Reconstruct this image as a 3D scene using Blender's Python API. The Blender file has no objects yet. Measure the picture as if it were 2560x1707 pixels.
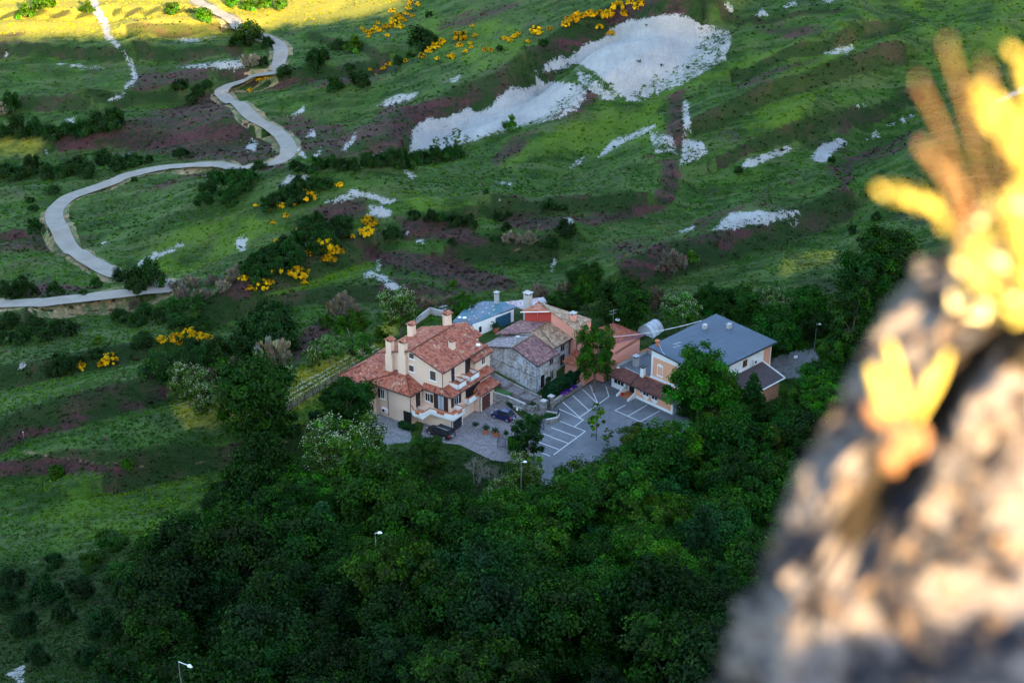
import bpy, bmesh, math, random
import numpy as np
from mathutils import Vector, Matrix

# ------------------------------------------------------------------ camera, sky, sun, exposure
SC = bpy.context.scene
COL = SC.collection
CAM_H = 105.0
PITCH = math.radians(26)
FPX = 50.0 / 36.0 * 2560
cam_d = bpy.data.cameras.new("camera")
cam_d.lens = 50; cam_d.sensor_width = 36
cam_d.clip_start = 0.05; cam_d.clip_end = 4000
cam_d.dof.use_dof = True
cam_d.dof.focus_distance = 225
cam_d.dof.aperture_fstop = 2.6
cam = bpy.data.objects.new("camera", cam_d); COL.objects.link(cam)
cam.location = (0, 0, CAM_H)
cam.rotation_euler = (math.pi / 2 - PITCH, 0, 0)
SC.camera = cam

SUN_EL = math.radians(12)
SUN_H = np.array([0.45, -0.893]); SUN_H = SUN_H / np.linalg.norm(SUN_H)      # horizontal direction towards the sun
world = bpy.data.worlds.new("World"); SC.world = world; world.use_nodes = True
wn = world.node_tree; bg = wn.nodes["Background"]
sky = wn.nodes.new("ShaderNodeTexSky"); sky.sky_type = 'NISHITA'; sky.sun_disc = False
sky.sun_elevation = SUN_EL; sky.sun_rotation = math.atan2(SUN_H[0], SUN_H[1])
sky.altitude = 500
wn.links.new(sky.outputs[0], bg.inputs[0]); bg.inputs[1].default_value = 0.15
sun_d = bpy.data.lights.new("sun", 'SUN'); sun_d.energy = 5.0; sun_d.angle = math.radians(0.5); sun_d.color = (1, 0.70, 0.34)
sun = bpy.data.objects.new("sun", sun_d); COL.objects.link(sun)
sv = Vector((SUN_H[0] * math.cos(SUN_EL), SUN_H[1] * math.cos(SUN_EL), math.sin(SUN_EL)))
sun.rotation_euler = sv.to_track_quat('Z', 'Y').to_euler()
SC.view_settings.view_transform = 'Standard'; SC.view_settings.look = 'None'
SC.view_settings.exposure = 3.05; SC.view_settings.gamma = 1
cy = SC.cycles
cy.max_bounces = 5; cy.diffuse_bounces = 3; cy.glossy_bounces = 2; cy.transmission_bounces = 3; cy.transparent_max_bounces = 6
cy.caustics_reflective = False; cy.caustics_refractive = False
cy.use_denoising = True

random.seed(7)
RNG = np.random.default_rng(7)

# ------------------------------------------------------------------ maths helpers
CP, SP = math.cos(PITCH), math.sin(PITCH)
def pix(x, y, z):
    z = z - CAM_H
    dep = y * CP - z * SP
    return 1280 + FPX * x / dep, 853.5 - FPX * (y * SP + z * CP) / dep, dep
def rays(u, v):
    dx = (np.asarray(u, float) - 1280) / FPX; dy = (853.5 - np.asarray(v, float)) / FPX
    return dx, CP + dy * SP, -SP + dy * CP
def smooth(a, b, x):
    t = np.clip((x - a) / (b - a), 0, 1); return t * t * (3 - 2 * t)
def softplus(x, k):
    return np.where(x / k > 30, x, k * np.log1p(np.exp(np.minimum(x / k, 30))))
def _hash(ix, iy, seed):
    h = (ix.astype(np.int64) * 374761393 + iy.astype(np.int64) * 668265263 + seed * 982451653) & 0x7fffffff
    h = ((h ^ (h >> 13)) * 1274126177) & 0x7fffffff
    return ((h ^ (h >> 16)) & 0xffff) / 65535.0
def vnoise(x, y, seed=0):
    ix = np.floor(x); iy = np.floor(y); fx = x - ix; fy = y - iy
    fx = fx * fx * (3 - 2 * fx); fy = fy * fy * (3 - 2 * fy)
    a = _hash(ix, iy, seed); b = _hash(ix + 1, iy, seed); c = _hash(ix, iy + 1, seed); d = _hash(ix + 1, iy + 1, seed)
    return (a * (1 - fx) + b * fx) * (1 - fy) + (c * (1 - fx) + d * fx) * fy
def fbm(x, y, oct=4, seed=0):
    s = 0; a = .5; t = 0
    for o in range(oct):
        s = s + a * vnoise(x * 2 ** o, y * 2 ** o, seed + o * 17); t += a; a *= .5
    return s / t
def poly_sd(px, py, poly):
    """signed distance to a polygon, positive inside"""
    poly = np.asarray(poly, float); n = len(poly)
    d = np.full(px.shape, 1e9); ins = np.zeros(px.shape, bool)
    for i in range(n):
        ax, ay = poly[i]; bx, by = poly[(i + 1) % n]
        ex, ey = bx - ax, by - ay; L = ex * ex + ey * ey + 1e-9
        t = np.clip(((px - ax) * ex + (py - ay) * ey) / L, 0, 1)
        d = np.minimum(d, (px - ax - t * ex) ** 2 + (py - ay - t * ey) ** 2)
        c = ((ay <= py) != (by <= py))
        ins ^= c & (px < ax + (py - ay) / (ey if abs(ey) > 1e-9 else 1e-9) * ex)
    d = np.sqrt(d); return np.where(ins, d, -d)
def line_dist(px, py, pts):
    """distance to a polyline, and sign (+ on the left of its direction), and overshoot past its ends"""
    pts = np.asarray(pts, float)
    best = np.full(px.shape, 1e9); sg = np.ones(px.shape); over = np.zeros(px.shape)
    for i in range(len(pts) - 1):
        ax, ay = pts[i]; ex, ey = pts[i + 1] - pts[i]; L2 = ex * ex + ey * ey + 1e-9
        tr = ((px - ax) * ex + (py - ay) * ey) / L2; t = np.clip(tr, 0, 1)
        d = np.hypot(px - ax - t * ex, py - ay - t * ey)
        m = d < best
        best = np.where(m, d, best)
        sg = np.where(m, np.sign(ex * (py - ay) - ey * (px - ax)), sg)
        ov = np.zeros(px.shape)
        if i == 0: ov = np.where(tr < 0, -tr * math.sqrt(L2), ov)
        if i == len(pts) - 2: ov = np.where(tr > 1, (tr - 1) * math.sqrt(L2), ov)
        over = np.where(m, ov, over)
    return best, sg, over

# ------------------------------------------------------------------ object helpers
def tag(o, label=None, cat=None, group=None, kind=None):
    if label: o["label"] = label
    if cat: o["category"] = cat
    if group: o["group"] = group
    if kind: o["kind"] = kind
    return o
def link(name, data, parent=None):
    o = bpy.data.objects.new(name, data); COL.objects.link(o)
    if parent is not None: o.parent = parent
    return o
def thing(name, label, cat, loc=(0, 0, 0), rotz=0, group=None):
    o = link(name, None); o.empty_display_size = .3
    o.location = loc; o.rotation_euler = (0, 0, rotz)
    return tag(o, label, cat, group)
def np_mesh(name, V, quads=None, tris=None, mat=None, cols=None, uvs=None, smooth_=False):
    V = np.asarray(V, np.float32); me = bpy.data.meshes.new(name)
    nq = 0 if quads is None else len(quads); nt = 0 if tris is None else len(tris)
    me.vertices.add(len(V)); me.vertices.foreach_set("co", V.ravel())
    idx = []; ls = []; lt = []
    if nq: idx.append(np.asarray(quads, np.int32).ravel()); ls.append(np.arange(nq) * 4); lt.append(np.full(nq, 4))
    if nt: idx.append(np.asarray(tris, np.int32).ravel()); ls.append(nq * 4 + np.arange(nt) * 3); lt.append(np.full(nt, 3))
    idx = np.concatenate(idx); ls = np.concatenate(ls).astype(np.int32); lt = np.concatenate(lt).astype(np.int32)
    me.loops.add(len(idx)); me.loops.foreach_set("vertex_index", idx)
    me.polygons.add(len(ls)); me.polygons.foreach_set("loop_start", ls); me.polygons.foreach_set("loop_total", lt)
    if smooth_: me.polygons.foreach_set("use_smooth", np.ones(len(ls), bool))
    if cols:
        for nm, c in cols.items():
            at_ = me.attributes.new(nm, 'FLOAT_COLOR', 'POINT')
            at_.data.foreach_set("color", np.asarray(c, np.float32).ravel())
    me.update(calc_edges=True)
    if mat: me.materials.append(mat)
    return me

class MB:
    """collects faces in a local frame: a = along, b = to the right of a, z up"""
    def __init__(s): s.v = []; s.f = []; s.uv = []
    def face(s, pts, uv=None):
        i = len(s.v); s.v += [(p[0], -p[1], p[2]) for p in pts]
        s.f.append(list(range(i, i + len(pts)))); s.uv.append(uv or [(p[0] + p[1] * .3, p[2]) for p in pts])
    def box(s, a0, a1, b0, b1, z0, z1):
        c = [(a0, b0), (a1, b0), (a1, b1), (a0, b1)]
        s.prism(c, z0, z1); return s
    def prism(s, c, z0, z1):
        n = len(c)
        s.face([(x, y, z1) for x, y in c]); s.face([(x, y, z0) for x, y in reversed(c)])
        for i in range(n):
            p, q = c[i], c[(i + 1) % n]; s.face([(p[0], p[1], z0), (q[0], q[1], z0), (q[0], q[1], z1), (p[0], p[1], z1)])
        return s
    def gable(s, a0, a1, prof):
        """closed solid: profile [(b,z)...] swept from a0 to a1"""
        s.face([(a0, b, z) for b, z in prof]); s.face([(a1, b, z) for b, z in reversed(prof)])
        n = len(prof)
        for i in range(n):
            p, q = prof[i], prof[(i + 1) % n]
            s.face([(a0, p[0], p[1]), (a1, p[0], p[1]), (a1, q[0], q[1]), (a0, q[0], q[1])])
        return s
    def roof(s, poly, th=.16):
        """a roof plane with thickness and uv that runs along the eave (u) and up the slope (v)"""
        P = [Vector((p[0], -p[1], p[2])) for p in poly]
        n = Vector((0, 0, 0))
        for i in range(len(P)): n += P[i].cross(P[(i + 1) % len(P)])
        n.normalize()
        if n.z < 0: n = -n; P.reverse(); poly = list(reversed(poly))
        h = Vector((0, 0, 1)).cross(n)
        h = h.normalized() if h.length > 1e-3 else Vector((1, 0, 0))
        w = n.cross(h)
        uv = [(p.dot(h), p.dot(w)) for p in P]
        s.face(poly, uv)
        lo = [(p[0], p[1], p[2] - th) for p in poly]
        s.face(list(reversed(lo)), [(0, 0)] * len(poly))
        for i in range(len(poly)):
            j = (i + 1) % len(poly); s.face([poly[i], lo[i], lo[j], poly[j]], [uv[i], uv[i], uv[j], uv[j]])
        return s
    def tube(s, p, q, r, n=6, r2=None):
        P = Vector((p[0], -p[1], p[2])); Q = Vector((q[0], -q[1], q[2])); d = (Q - P).normalized()
        u = d.orthogonal().normalized(); w = d.cross(u); r2 = r if r2 is None else r2
        i = len(s.v)
        for k in range(n):
            a = 2 * math.pi * k / n; o = u * math.cos(a) + w * math.sin(a)
            s.v.append(tuple(P + o * r)); s.v.append(tuple(Q + o * r2))
        for k in range(n):
            j = (k + 1) % n; s.f.append([i + 2 * k, i + 2 * j, i + 2 * j + 1, i + 2 * k + 1]); s.uv.append([(0, 0), (1, 0), (1, 1), (0, 1)])
        s.f.append([i + 2 * k for k in range(n)]); s.uv.append([(0, 0)] * n)
        s.f.append([i + 2 * k + 1 for k in range(n)][::-1]); s.uv.append([(0, 0)] * n)
        return s
    def ball(s, c, r, n=8, m=6, sq=1.0):
        for i in range(m):
            for j in range(n):
                q = []
                for (ii, jj) in ((i, j), (i, j + 1), (i + 1, j + 1), (i + 1, j)):
                    t = math.pi * ii / m; f = 2 * math.pi * jj / n
                    q.append((c[0] + r * math.sin(t) * math.cos(f), c[1] + r * math.sin(t) * math.sin(f), c[2] + r * sq * math.cos(t)))
                s.face(q)
        return s
    def build(s, name, mat, parent=None, label=None, smooth_=False, loc=None):
        me = bpy.data.meshes.new(name)
        me.from_pydata(s.v, [], s.f)
        ul = me.uv_layers.new(name="uv")
        flat = [c for f in s.uv for c in f]
        for i, c in enumerate(flat): ul.data[i].uv = c
        bm = bmesh.new(); bm.from_mesh(me); bmesh.ops.remove_doubles(bm, verts=bm.verts, dist=1e-4)
        bmesh.ops.recalc_face_normals(bm, faces=bm.faces)
        if smooth_:
            for f in bm.faces: f.smooth = True
        bm.to_mesh(me); bm.free()
        me.materials.append(mat)
        o = link(name, me, parent)
        if label: o["label"] = label
        if loc: o.location = loc
        return o

# ------------------------------------------------------------------ node helper
class NT:
    def __init__(s, name):
        s.m = bpy.data.materials.new(name); s.m.use_nodes = True
        s.t = s.m.node_tree; s.t.nodes.clear()
        s.out = s.t.nodes.new("ShaderNodeOutputMaterial")
    def _set(s, sock, v):
        if isinstance(v, bpy.types.NodeSocket): s.t.links.new(v, sock)
        elif isinstance(v, tuple) and len(v) == 3 and sock.type == 'RGBA': sock.default_value = (*v, 1)
        else: sock.default_value = v
    def n(s, typ, ins=None, **kw):
        nd = s.t.nodes.new("ShaderNode" + typ)
        for k, v in kw.items(): setattr(nd, k, v)
        for k, v in (ins or {}).items(): s._set(nd.inputs[k], v)
        return nd
    def math(s, op, a, b=0.0, clamp=False):
        nd = s.n("Math", {0: a, 1: b}, operation=op); nd.use_clamp = clamp; return nd.outputs[0]
    def mix(s, f, a, b, blend='MIX'):
        nd = s.n("Mix", data_type='RGBA', blend_type=blend); s._set(nd.inputs[0], f); s._set(nd.inputs[6], a); s._set(nd.inputs[7], b)
        return nd.outputs[2]
    def noise(s, vec, scale, detail=3, rough=.55, dist=0.0, out=0):
        nd = s.n("TexNoise", {"Scale": scale, "Detail": detail, "Roughness": rough, "Distortion": dist})
        if vec is not None: s._set(nd.inputs["Vector"], vec)
        return nd.outputs[out]
    def step(s, x, lo, hi):
        nd = s.n("MapRange", {0: x, 1: lo, 2: hi, 3: 0.0, 4: 1.0}, interpolation_type='SMOOTHSTEP'); return nd.outputs[0]
    def pos(s): return s.n("NewGeometry").outputs["Position"]
    def obj(s): return s.n("TexCoord").outputs["Object"]
    def uv(s): return s.n("TexCoord").outputs["UV"]
    def attr(s, nm): return s.n("Attribute", attribute_name=nm)
    def mapping(s, vec, scale=(1, 1, 1), rot=(0, 0, 0)):
        nd = s.n("Mapping", {"Vector": vec}); nd.inputs["Scale"].default_value = scale; nd.inputs["Rotation"].default_value = rot; return nd.outputs[0]
    def bump(s, h, strength=.5, dist=.1):
        return s.n("Bump", {"Height": h, "Strength": strength, "Distance": dist}).outputs[0]
    def bsdf(s, col, rough=.8, nrm=None, metal=0.0, spec=.3, **kw):
        nd = s.n("BsdfPrincipled"); s._set(nd.inputs["Base Color"], col); s._set(nd.inputs["Roughness"], rough)
        nd.inputs["Metallic"].default_value = metal; nd.inputs["Specular IOR Level"].default_value = spec
        if nrm is not None: s._set(nd.inputs["Normal"], nrm)
        for k, v in kw.items(): s._set(nd.inputs[k], v)
        s.t.links.new(nd.outputs[0], s.out.inputs[0]); return s.m
def sep(nt, c):
    nd = nt.n("SeparateColor", {0: c}); return nd.outputs[0], nd.outputs[1], nd.outputs[2]

def mat_plain(name, col, rough=.7, var=.12, scale=3.0, metal=0.0, spec=.3, bump=0.0):
    t = NT(name); p = t.obj(); nz = t.noise(p, scale, 5, .65)
    k = t.math('ADD', t.math('MULTIPLY', nz, 2 * var), 1 - var)
    c = t.mix(1.0, col, t.n("CombineColor", {0: k, 1: k, 2: k}).outputs[0], 'MULTIPLY')
    nr = t.bump(t.noise(p, scale * 6, 3), bump, .03) if bump else None
    return t.bsdf(c, rough, nr, metal, spec)
def mat_stucco(name, col, dirt=(.25, .21, .18), amount=.35):
    t = NT(name); p = t.obj()
    n1 = t.noise(p, .5, 6, .7); n2 = t.noise(t.mapping(p, (1.2, 1.2, .18)), 1.6, 5, .7); n3 = t.noise(p, 14, 3)
    f = t.math('MULTIPLY', t.step(t.math('ADD', t.math('MULTIPLY', n1, .5), t.math('MULTIPLY', n2, .5)), .48, .74), amount)
    c = t.mix(f, col, dirt)
    k = t.math('ADD', t.math('MULTIPLY', n3, .2), .9)
    c = t.mix(1.0, c, t.n("CombineColor", {0: k, 1: k, 2: k}).outputs[0], 'MULTIPLY')
    return t.bsdf(c, .9, t.bump(n3, .25, .02), spec=.15)
def mat_tiles(name, cols, w=.24, h=.40, moss=0.0, mosscol=(.30, .27, .22)):
    t = NT(name); uv = t.uv(); x, y, _ = [t.n("SeparateXYZ", {0: uv}).outputs[i] for i in range(3)]
    jit = t.noise(uv, .7, 3)
    y2 = t.math('ADD', y, t.math('MULTIPLY', jit, .10))
    cu = t.math('FLOOR', t.math('DIVIDE', x, w)); cv = t.math('FLOOR', t.math('DIVIDE', y2, h))
    wn_ = t.n("TexWhiteNoise", {"Vector": t.n("CombineXYZ", {0: cu, 1: cv}).outputs[0]}, noise_dimensions='2D').outputs[0]
    big = t.noise(uv, .35, 4, .6)
    v = t.math('ADD', t.math('MULTIPLY', wn_, .72), t.math('MULTIPLY', t.math('SUBTRACT', big, .5), .9), True)
    v = t.math('ADD', v, .12, True)
    rp = t.n("ValToRGB", {0: v}); cr = rp.color_ramp; cr.interpolation = 'LINEAR'
    while len(cr.elements) < len(cols): cr.elements.new(.5)
    for e, (p_, c_) in zip(cr.elements, cols): e.position = p_; e.color = (*c_, 1)
    c = rp.outputs[0]
    if moss:
        c = t.mix(t.math('MULTIPLY', t.step(t.noise(uv, 1.1, 6, .75), .46, .62), moss), c, mosscol)
    fu = t.math('FRACT', t.math('DIVIDE', x, w)); fv = t.math('FRACT', t.math('DIVIDE', y2, h))
    hump = t.math('SINE', t.math('MULTIPLY', fu, math.pi))
    hgt = t.math('ADD', hump, t.math('MULTIPLY', t.math('SUBTRACT', 1.0, fv), .7))
    return t.bsdf(c, .85, t.bump(hgt, 1.0, .09), spec=.2)
# ------------------------------------------------------------------ terrain
S0 = np.array([3.804, 195.668]); V0 = np.array([-10.323, 187.155]); R0 = np.array([18.972, 195.306])
def frame_w(o, az, a, b):
    r = math.radians(az); return (o[0] + a * math.cos(r) + b * math.sin(r), o[1] + a * math.sin(r) - b * math.cos(r))

def near_slope(x, y):
    k = .5 + .5 * smooth(-60, -5, x)
    s = .30 * softplus(160 - y, 6) * k
    c = np.clip((95 - y) / 92, 0, 1)
    s = np.where(y < 95, s * smooth(20, 95, y) + 101.5 * c ** 1.75, s)
    return s
def base_z(x, y):
    x = np.asarray(x, float); y = np.asarray(y, float)
    t = y - .3 * x
    z = 2.5 * smooth(188.5, 207, t)
    z = z - .11 * softplus(-20 - x, 5) * smooth(90, 150, y) * (1 - smooth(300, 420, y))
    z = z + .20 * softplus(x - 44, 5) * (1 - smooth(235, 300, y)) * smooth(60, 110, y)
    k = 1 / (1 + np.exp(-(x - 6) / 26.0))
    z = z + .31 * softplus(y - 243, 8) * k
    z = z + .17 * softplus(y - 385, 14) * (1 - k)
    z = z - 3.0 * (1 - k) * smooth(250, 330, y)
    wl = 1 / (1 + np.exp(-(x + 5) / 12.0)); hl = smooth(232, 262, y)
    sa, ta = x * .695 + y * .719, y * .695 - x * .719
    z = z + hl * wl * ((fbm(sa / 52 + 3, ta / 21, 3, 41) - .5) * 13.0 + (fbm(sa / 20, ta / 8, 2, 42) - .5) * 3.2)
    z = z + hl * (1 - wl) * (1 - smooth(365, 405, y)) * ((fbm(x / 60 + 5, y / 24, 3, 43) - .5) * 8.0 + (fbm(x / 24, y / 9, 2, 44) - .5) * 2.6)
    # the knoll inside the bend of the road
    z = z + 8.0 * np.exp(-(((x + 47) / 27) ** 2 + ((y - 276) / 16) ** 2) ** 1.3)
    z = z + 4.5 * np.exp(-(((x + 22) / 20) ** 2 + ((y - 262) / 14) ** 2))
    z = z + 5.0 * np.exp(-(((x + 42) / 26) ** 2 + ((y - 352) / 9) ** 2))
    z = z + near_slope(x, y)
    w = smooth(206, 250, y) + (1 - smooth(120, 165, y)) * .5 + smooth(-25, -60, x) * .6
    w = np.minimum(w, 1)
    z = z + w * ((fbm(x / 34, y / 34, 3, 3) - .5) * 5.0 + (fbm(x / 9, y / 9, 3, 5) - .5) * 1.6) * smooth(70, 110, y)
    return z
def march(u, v, fn, r0=60.0, r1=1200.0, n=420):
    dx, dy, dz = rays(u, v)
    lo = np.full(dx.shape, r0); done = np.zeros(dx.shape, bool); res = np.full(dx.shape, np.nan)
    ts = r0 * (r1 / r0) ** np.linspace(0, 1, n)
    pt = ts[0]; pf = CAM_H + dz * pt - fn(dx * pt, dy * pt)
    for t in ts[1:]:
        f = CAM_H + dz * t - fn(dx * t, dy * t)
        m = (~done) & (f <= 0)
        if m.any():
            q = pt + (t - pt) * (pf / np.maximum(pf - f, 1e-9)); res = np.where(m, q, res); done |= m
        pf = np.where(done, pf, f); pt = t
        if done.all(): break
    res = np.where(done, res, r1)
    return dx * res, dy * res

def px(*p): return np.array(p, float)
# terrace banks and scarps: lines in the picture, height of the step, softness
BANKS = [
 (px((0,133),(150,137),(310,152)), 1.8), (px((350,144),(450,150),(600,139)), 1.8), (px((60,258),(140,268),(215,271)), 1.8),
 (px((232,264),(330,262),(435,250)), 1.7), (px((140,368),(330,357),(520,332),(620,337)), 1.5), (px((330,96),(480,91),(580,82)), 2.0),
 (px((0,46),(120,45),(250,50)), 1.2), (px((290,49),(420,48),(540,42)), 1.2),
 (px((0,968),(130,946),(270,925),(365,897)), 2.0), (px((0,1120),(60,1088),(200,1055),(330,1016),(430,982)), 2.4),
 (px((530,795),(620,748),(720,712),(860,662),(905,640)), 2.4), (px((1150,642),(1250,627),(1375,642)), 2.0),
 (px((0,600),(60,590),(140,600)), 1.2), (px((1580,702),(1750,642),(1900,588),(2100,522)), 2.8),
 (px((1250,548),(1420,540),(1600,522)), 1.6), (px((1340,186),(1402,138),(1465,112),(1525,72),(1648,40),(1740,46)), 4.0),
 (px((1010,372),(1036,318),(1121,291),(1172,266),(1250,240),(1308,221)), 4.0), (px((640,760),(760,745),(880,742),(1010,742)), 1.4),
 (px((0,1180),(160,1165),(330,1190),(420,1172)), 1.2), (px((280,1210),(420,1172),(560,1155),(740,1105)), 1.4),
 (px((1750,330),(1900,255),(2060,205),(2250,150)), 2.0), (px((1840,212),(1960,162),(2080,140),(2240,80)), 1.5),
 (px((1800,420),(1960,350),(2100,300),(2300,240)), 1.2), (px((1700,20),(1900,70),(2100,60)), 1.0), (px((560,190),(700,205),(860,190),(960,170)), 2.0),
 (px((85,800),(200,775),(330,760)), 1.6), (px((1060,590),(1150,560),(1240,550)), 1.0), (px((780,100),(900,130),(1000,180)), 1.0),
]
BW = [(np.column_stack(march(b[:, 0], b[:, 1], base_z)), h * 1.35) for b, h in BANKS]
def bank_dz(x, y):
    z = np.zeros(x.shape); f = np.zeros(x.shape)
    for pts, h in BW:
        m = (x > pts[:, 0].min() - 30) & (x < pts[:, 0].max() + 30) & (y > pts[:, 1].min() - 30) & (y < pts[:, 1].max() + 30)
        if not m.any(): continue
        d, s, ov = line_dist(x[m], y[m], pts)
        sd = d * s; wv = h * .9
        fade = np.exp(-(ov / 7) ** 2)
        z[m] += h * (smooth(-wv, wv, sd) * np.exp(-np.maximum(sd, 0) / 16) - .35 * np.exp(-((sd + wv) / (wv * 1.2)) ** 2)) * fade
        f[m] = np.maximum(f[m], np.exp(-((sd) / (wv * .95)) ** 4) * fade)
    return z, f
# the flat yards: car park, driveway, restaurant
PARK_PX = px((1330,1075),(1394,1012),(1462,966),(1500,940),(1560,925),(1720,1000),(1735,1060),(1640,1135),(1500,1195),(1400,1235),(1330,1195),(1325,1130))
DRIVE_PX = px((1065,1040),(1150,1000),(1260,1005),(1312,1052),(1345,1075),(1343,1120),(1310,1160),(1230,1150),(1150,1112),(1050,1100))
def plane0(p):
    dx, dy, dz = rays(p[:, 0], p[:, 1]); t = -CAM_H / dz; return np.column_stack((dx * t, dy * t))
PARK = plane0(PARK_PX); DRIVE = plane0(DRIVE_PX)
REST = np.array([frame_w(R0, 44, a, b) for a, b in ((-1, -6), (9.5, -6), (9.5, 0), (20.5, 0), (20.5, 13), (17.5, 17), (7, 17), (-1, 9))])
VILLA = np.array([frame_w(V0, 55.5, a, b) for a, b in ((-3.5, -12), (-2, 4), (10, 4), (10, -4), (3, -10))])
def zf(x, y):
    x = np.atleast_1d(np.asarray(x, float)); y = np.atleast_1d(np.asarray(y, float))
    z = base_z(x, y); z = z + bank_dz(x, y)[0]
    m = (x > -45) & (x < 60) & (y > 160) & (y < 225)
    if m.any():
        for poly, w, lv in ((PARK, 3.0, 0.), (DRIVE, 1.6, 0.), (REST, 3.0, 0.), (VILLA, 2.5, 0.0)):
            d = poly_sd(x[m], y[m], poly); k = smooth(-w, -.5, d); z[m] = z[m] * (1 - k) + (lv - .10) * k
    return z
_gx = np.arange(-300, 301, 1.0); _gy = np.arange(55, 661, 1.0)
_GZ = zf(*[q.ravel() for q in np.meshgrid(_gx, _gy)]).reshape(len(_gy), len(_gx))
def zq(x, y):
    """quick look-up of the ground's height"""
    x = np.atleast_1d(np.asarray(x, float)); y = np.atleast_1d(np.asarray(y, float))
    fx = np.clip(x + 300, 0, 599.99); fy = np.clip(y - 55, 0, 604.99); i = fx.astype(int); j = fy.astype(int); a = fx - i; b = fy - j
    return (_GZ[j, i] * (1 - a) + _GZ[j, i + 1] * a) * (1 - b) + (_GZ[j + 1, i] * (1 - a) + _GZ[j + 1, i + 1] * a) * b
def ground(u, v):
    x, y = march(np.atleast_1d(u), np.atleast_1d(v), zq); return x, y, zq(x, y)
def on_ray(u, v, z):
    dx, dy, dz = rays(u, v); t = (z - CAM_H) / dz; return float(dx * t), float(dy * t)

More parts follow.
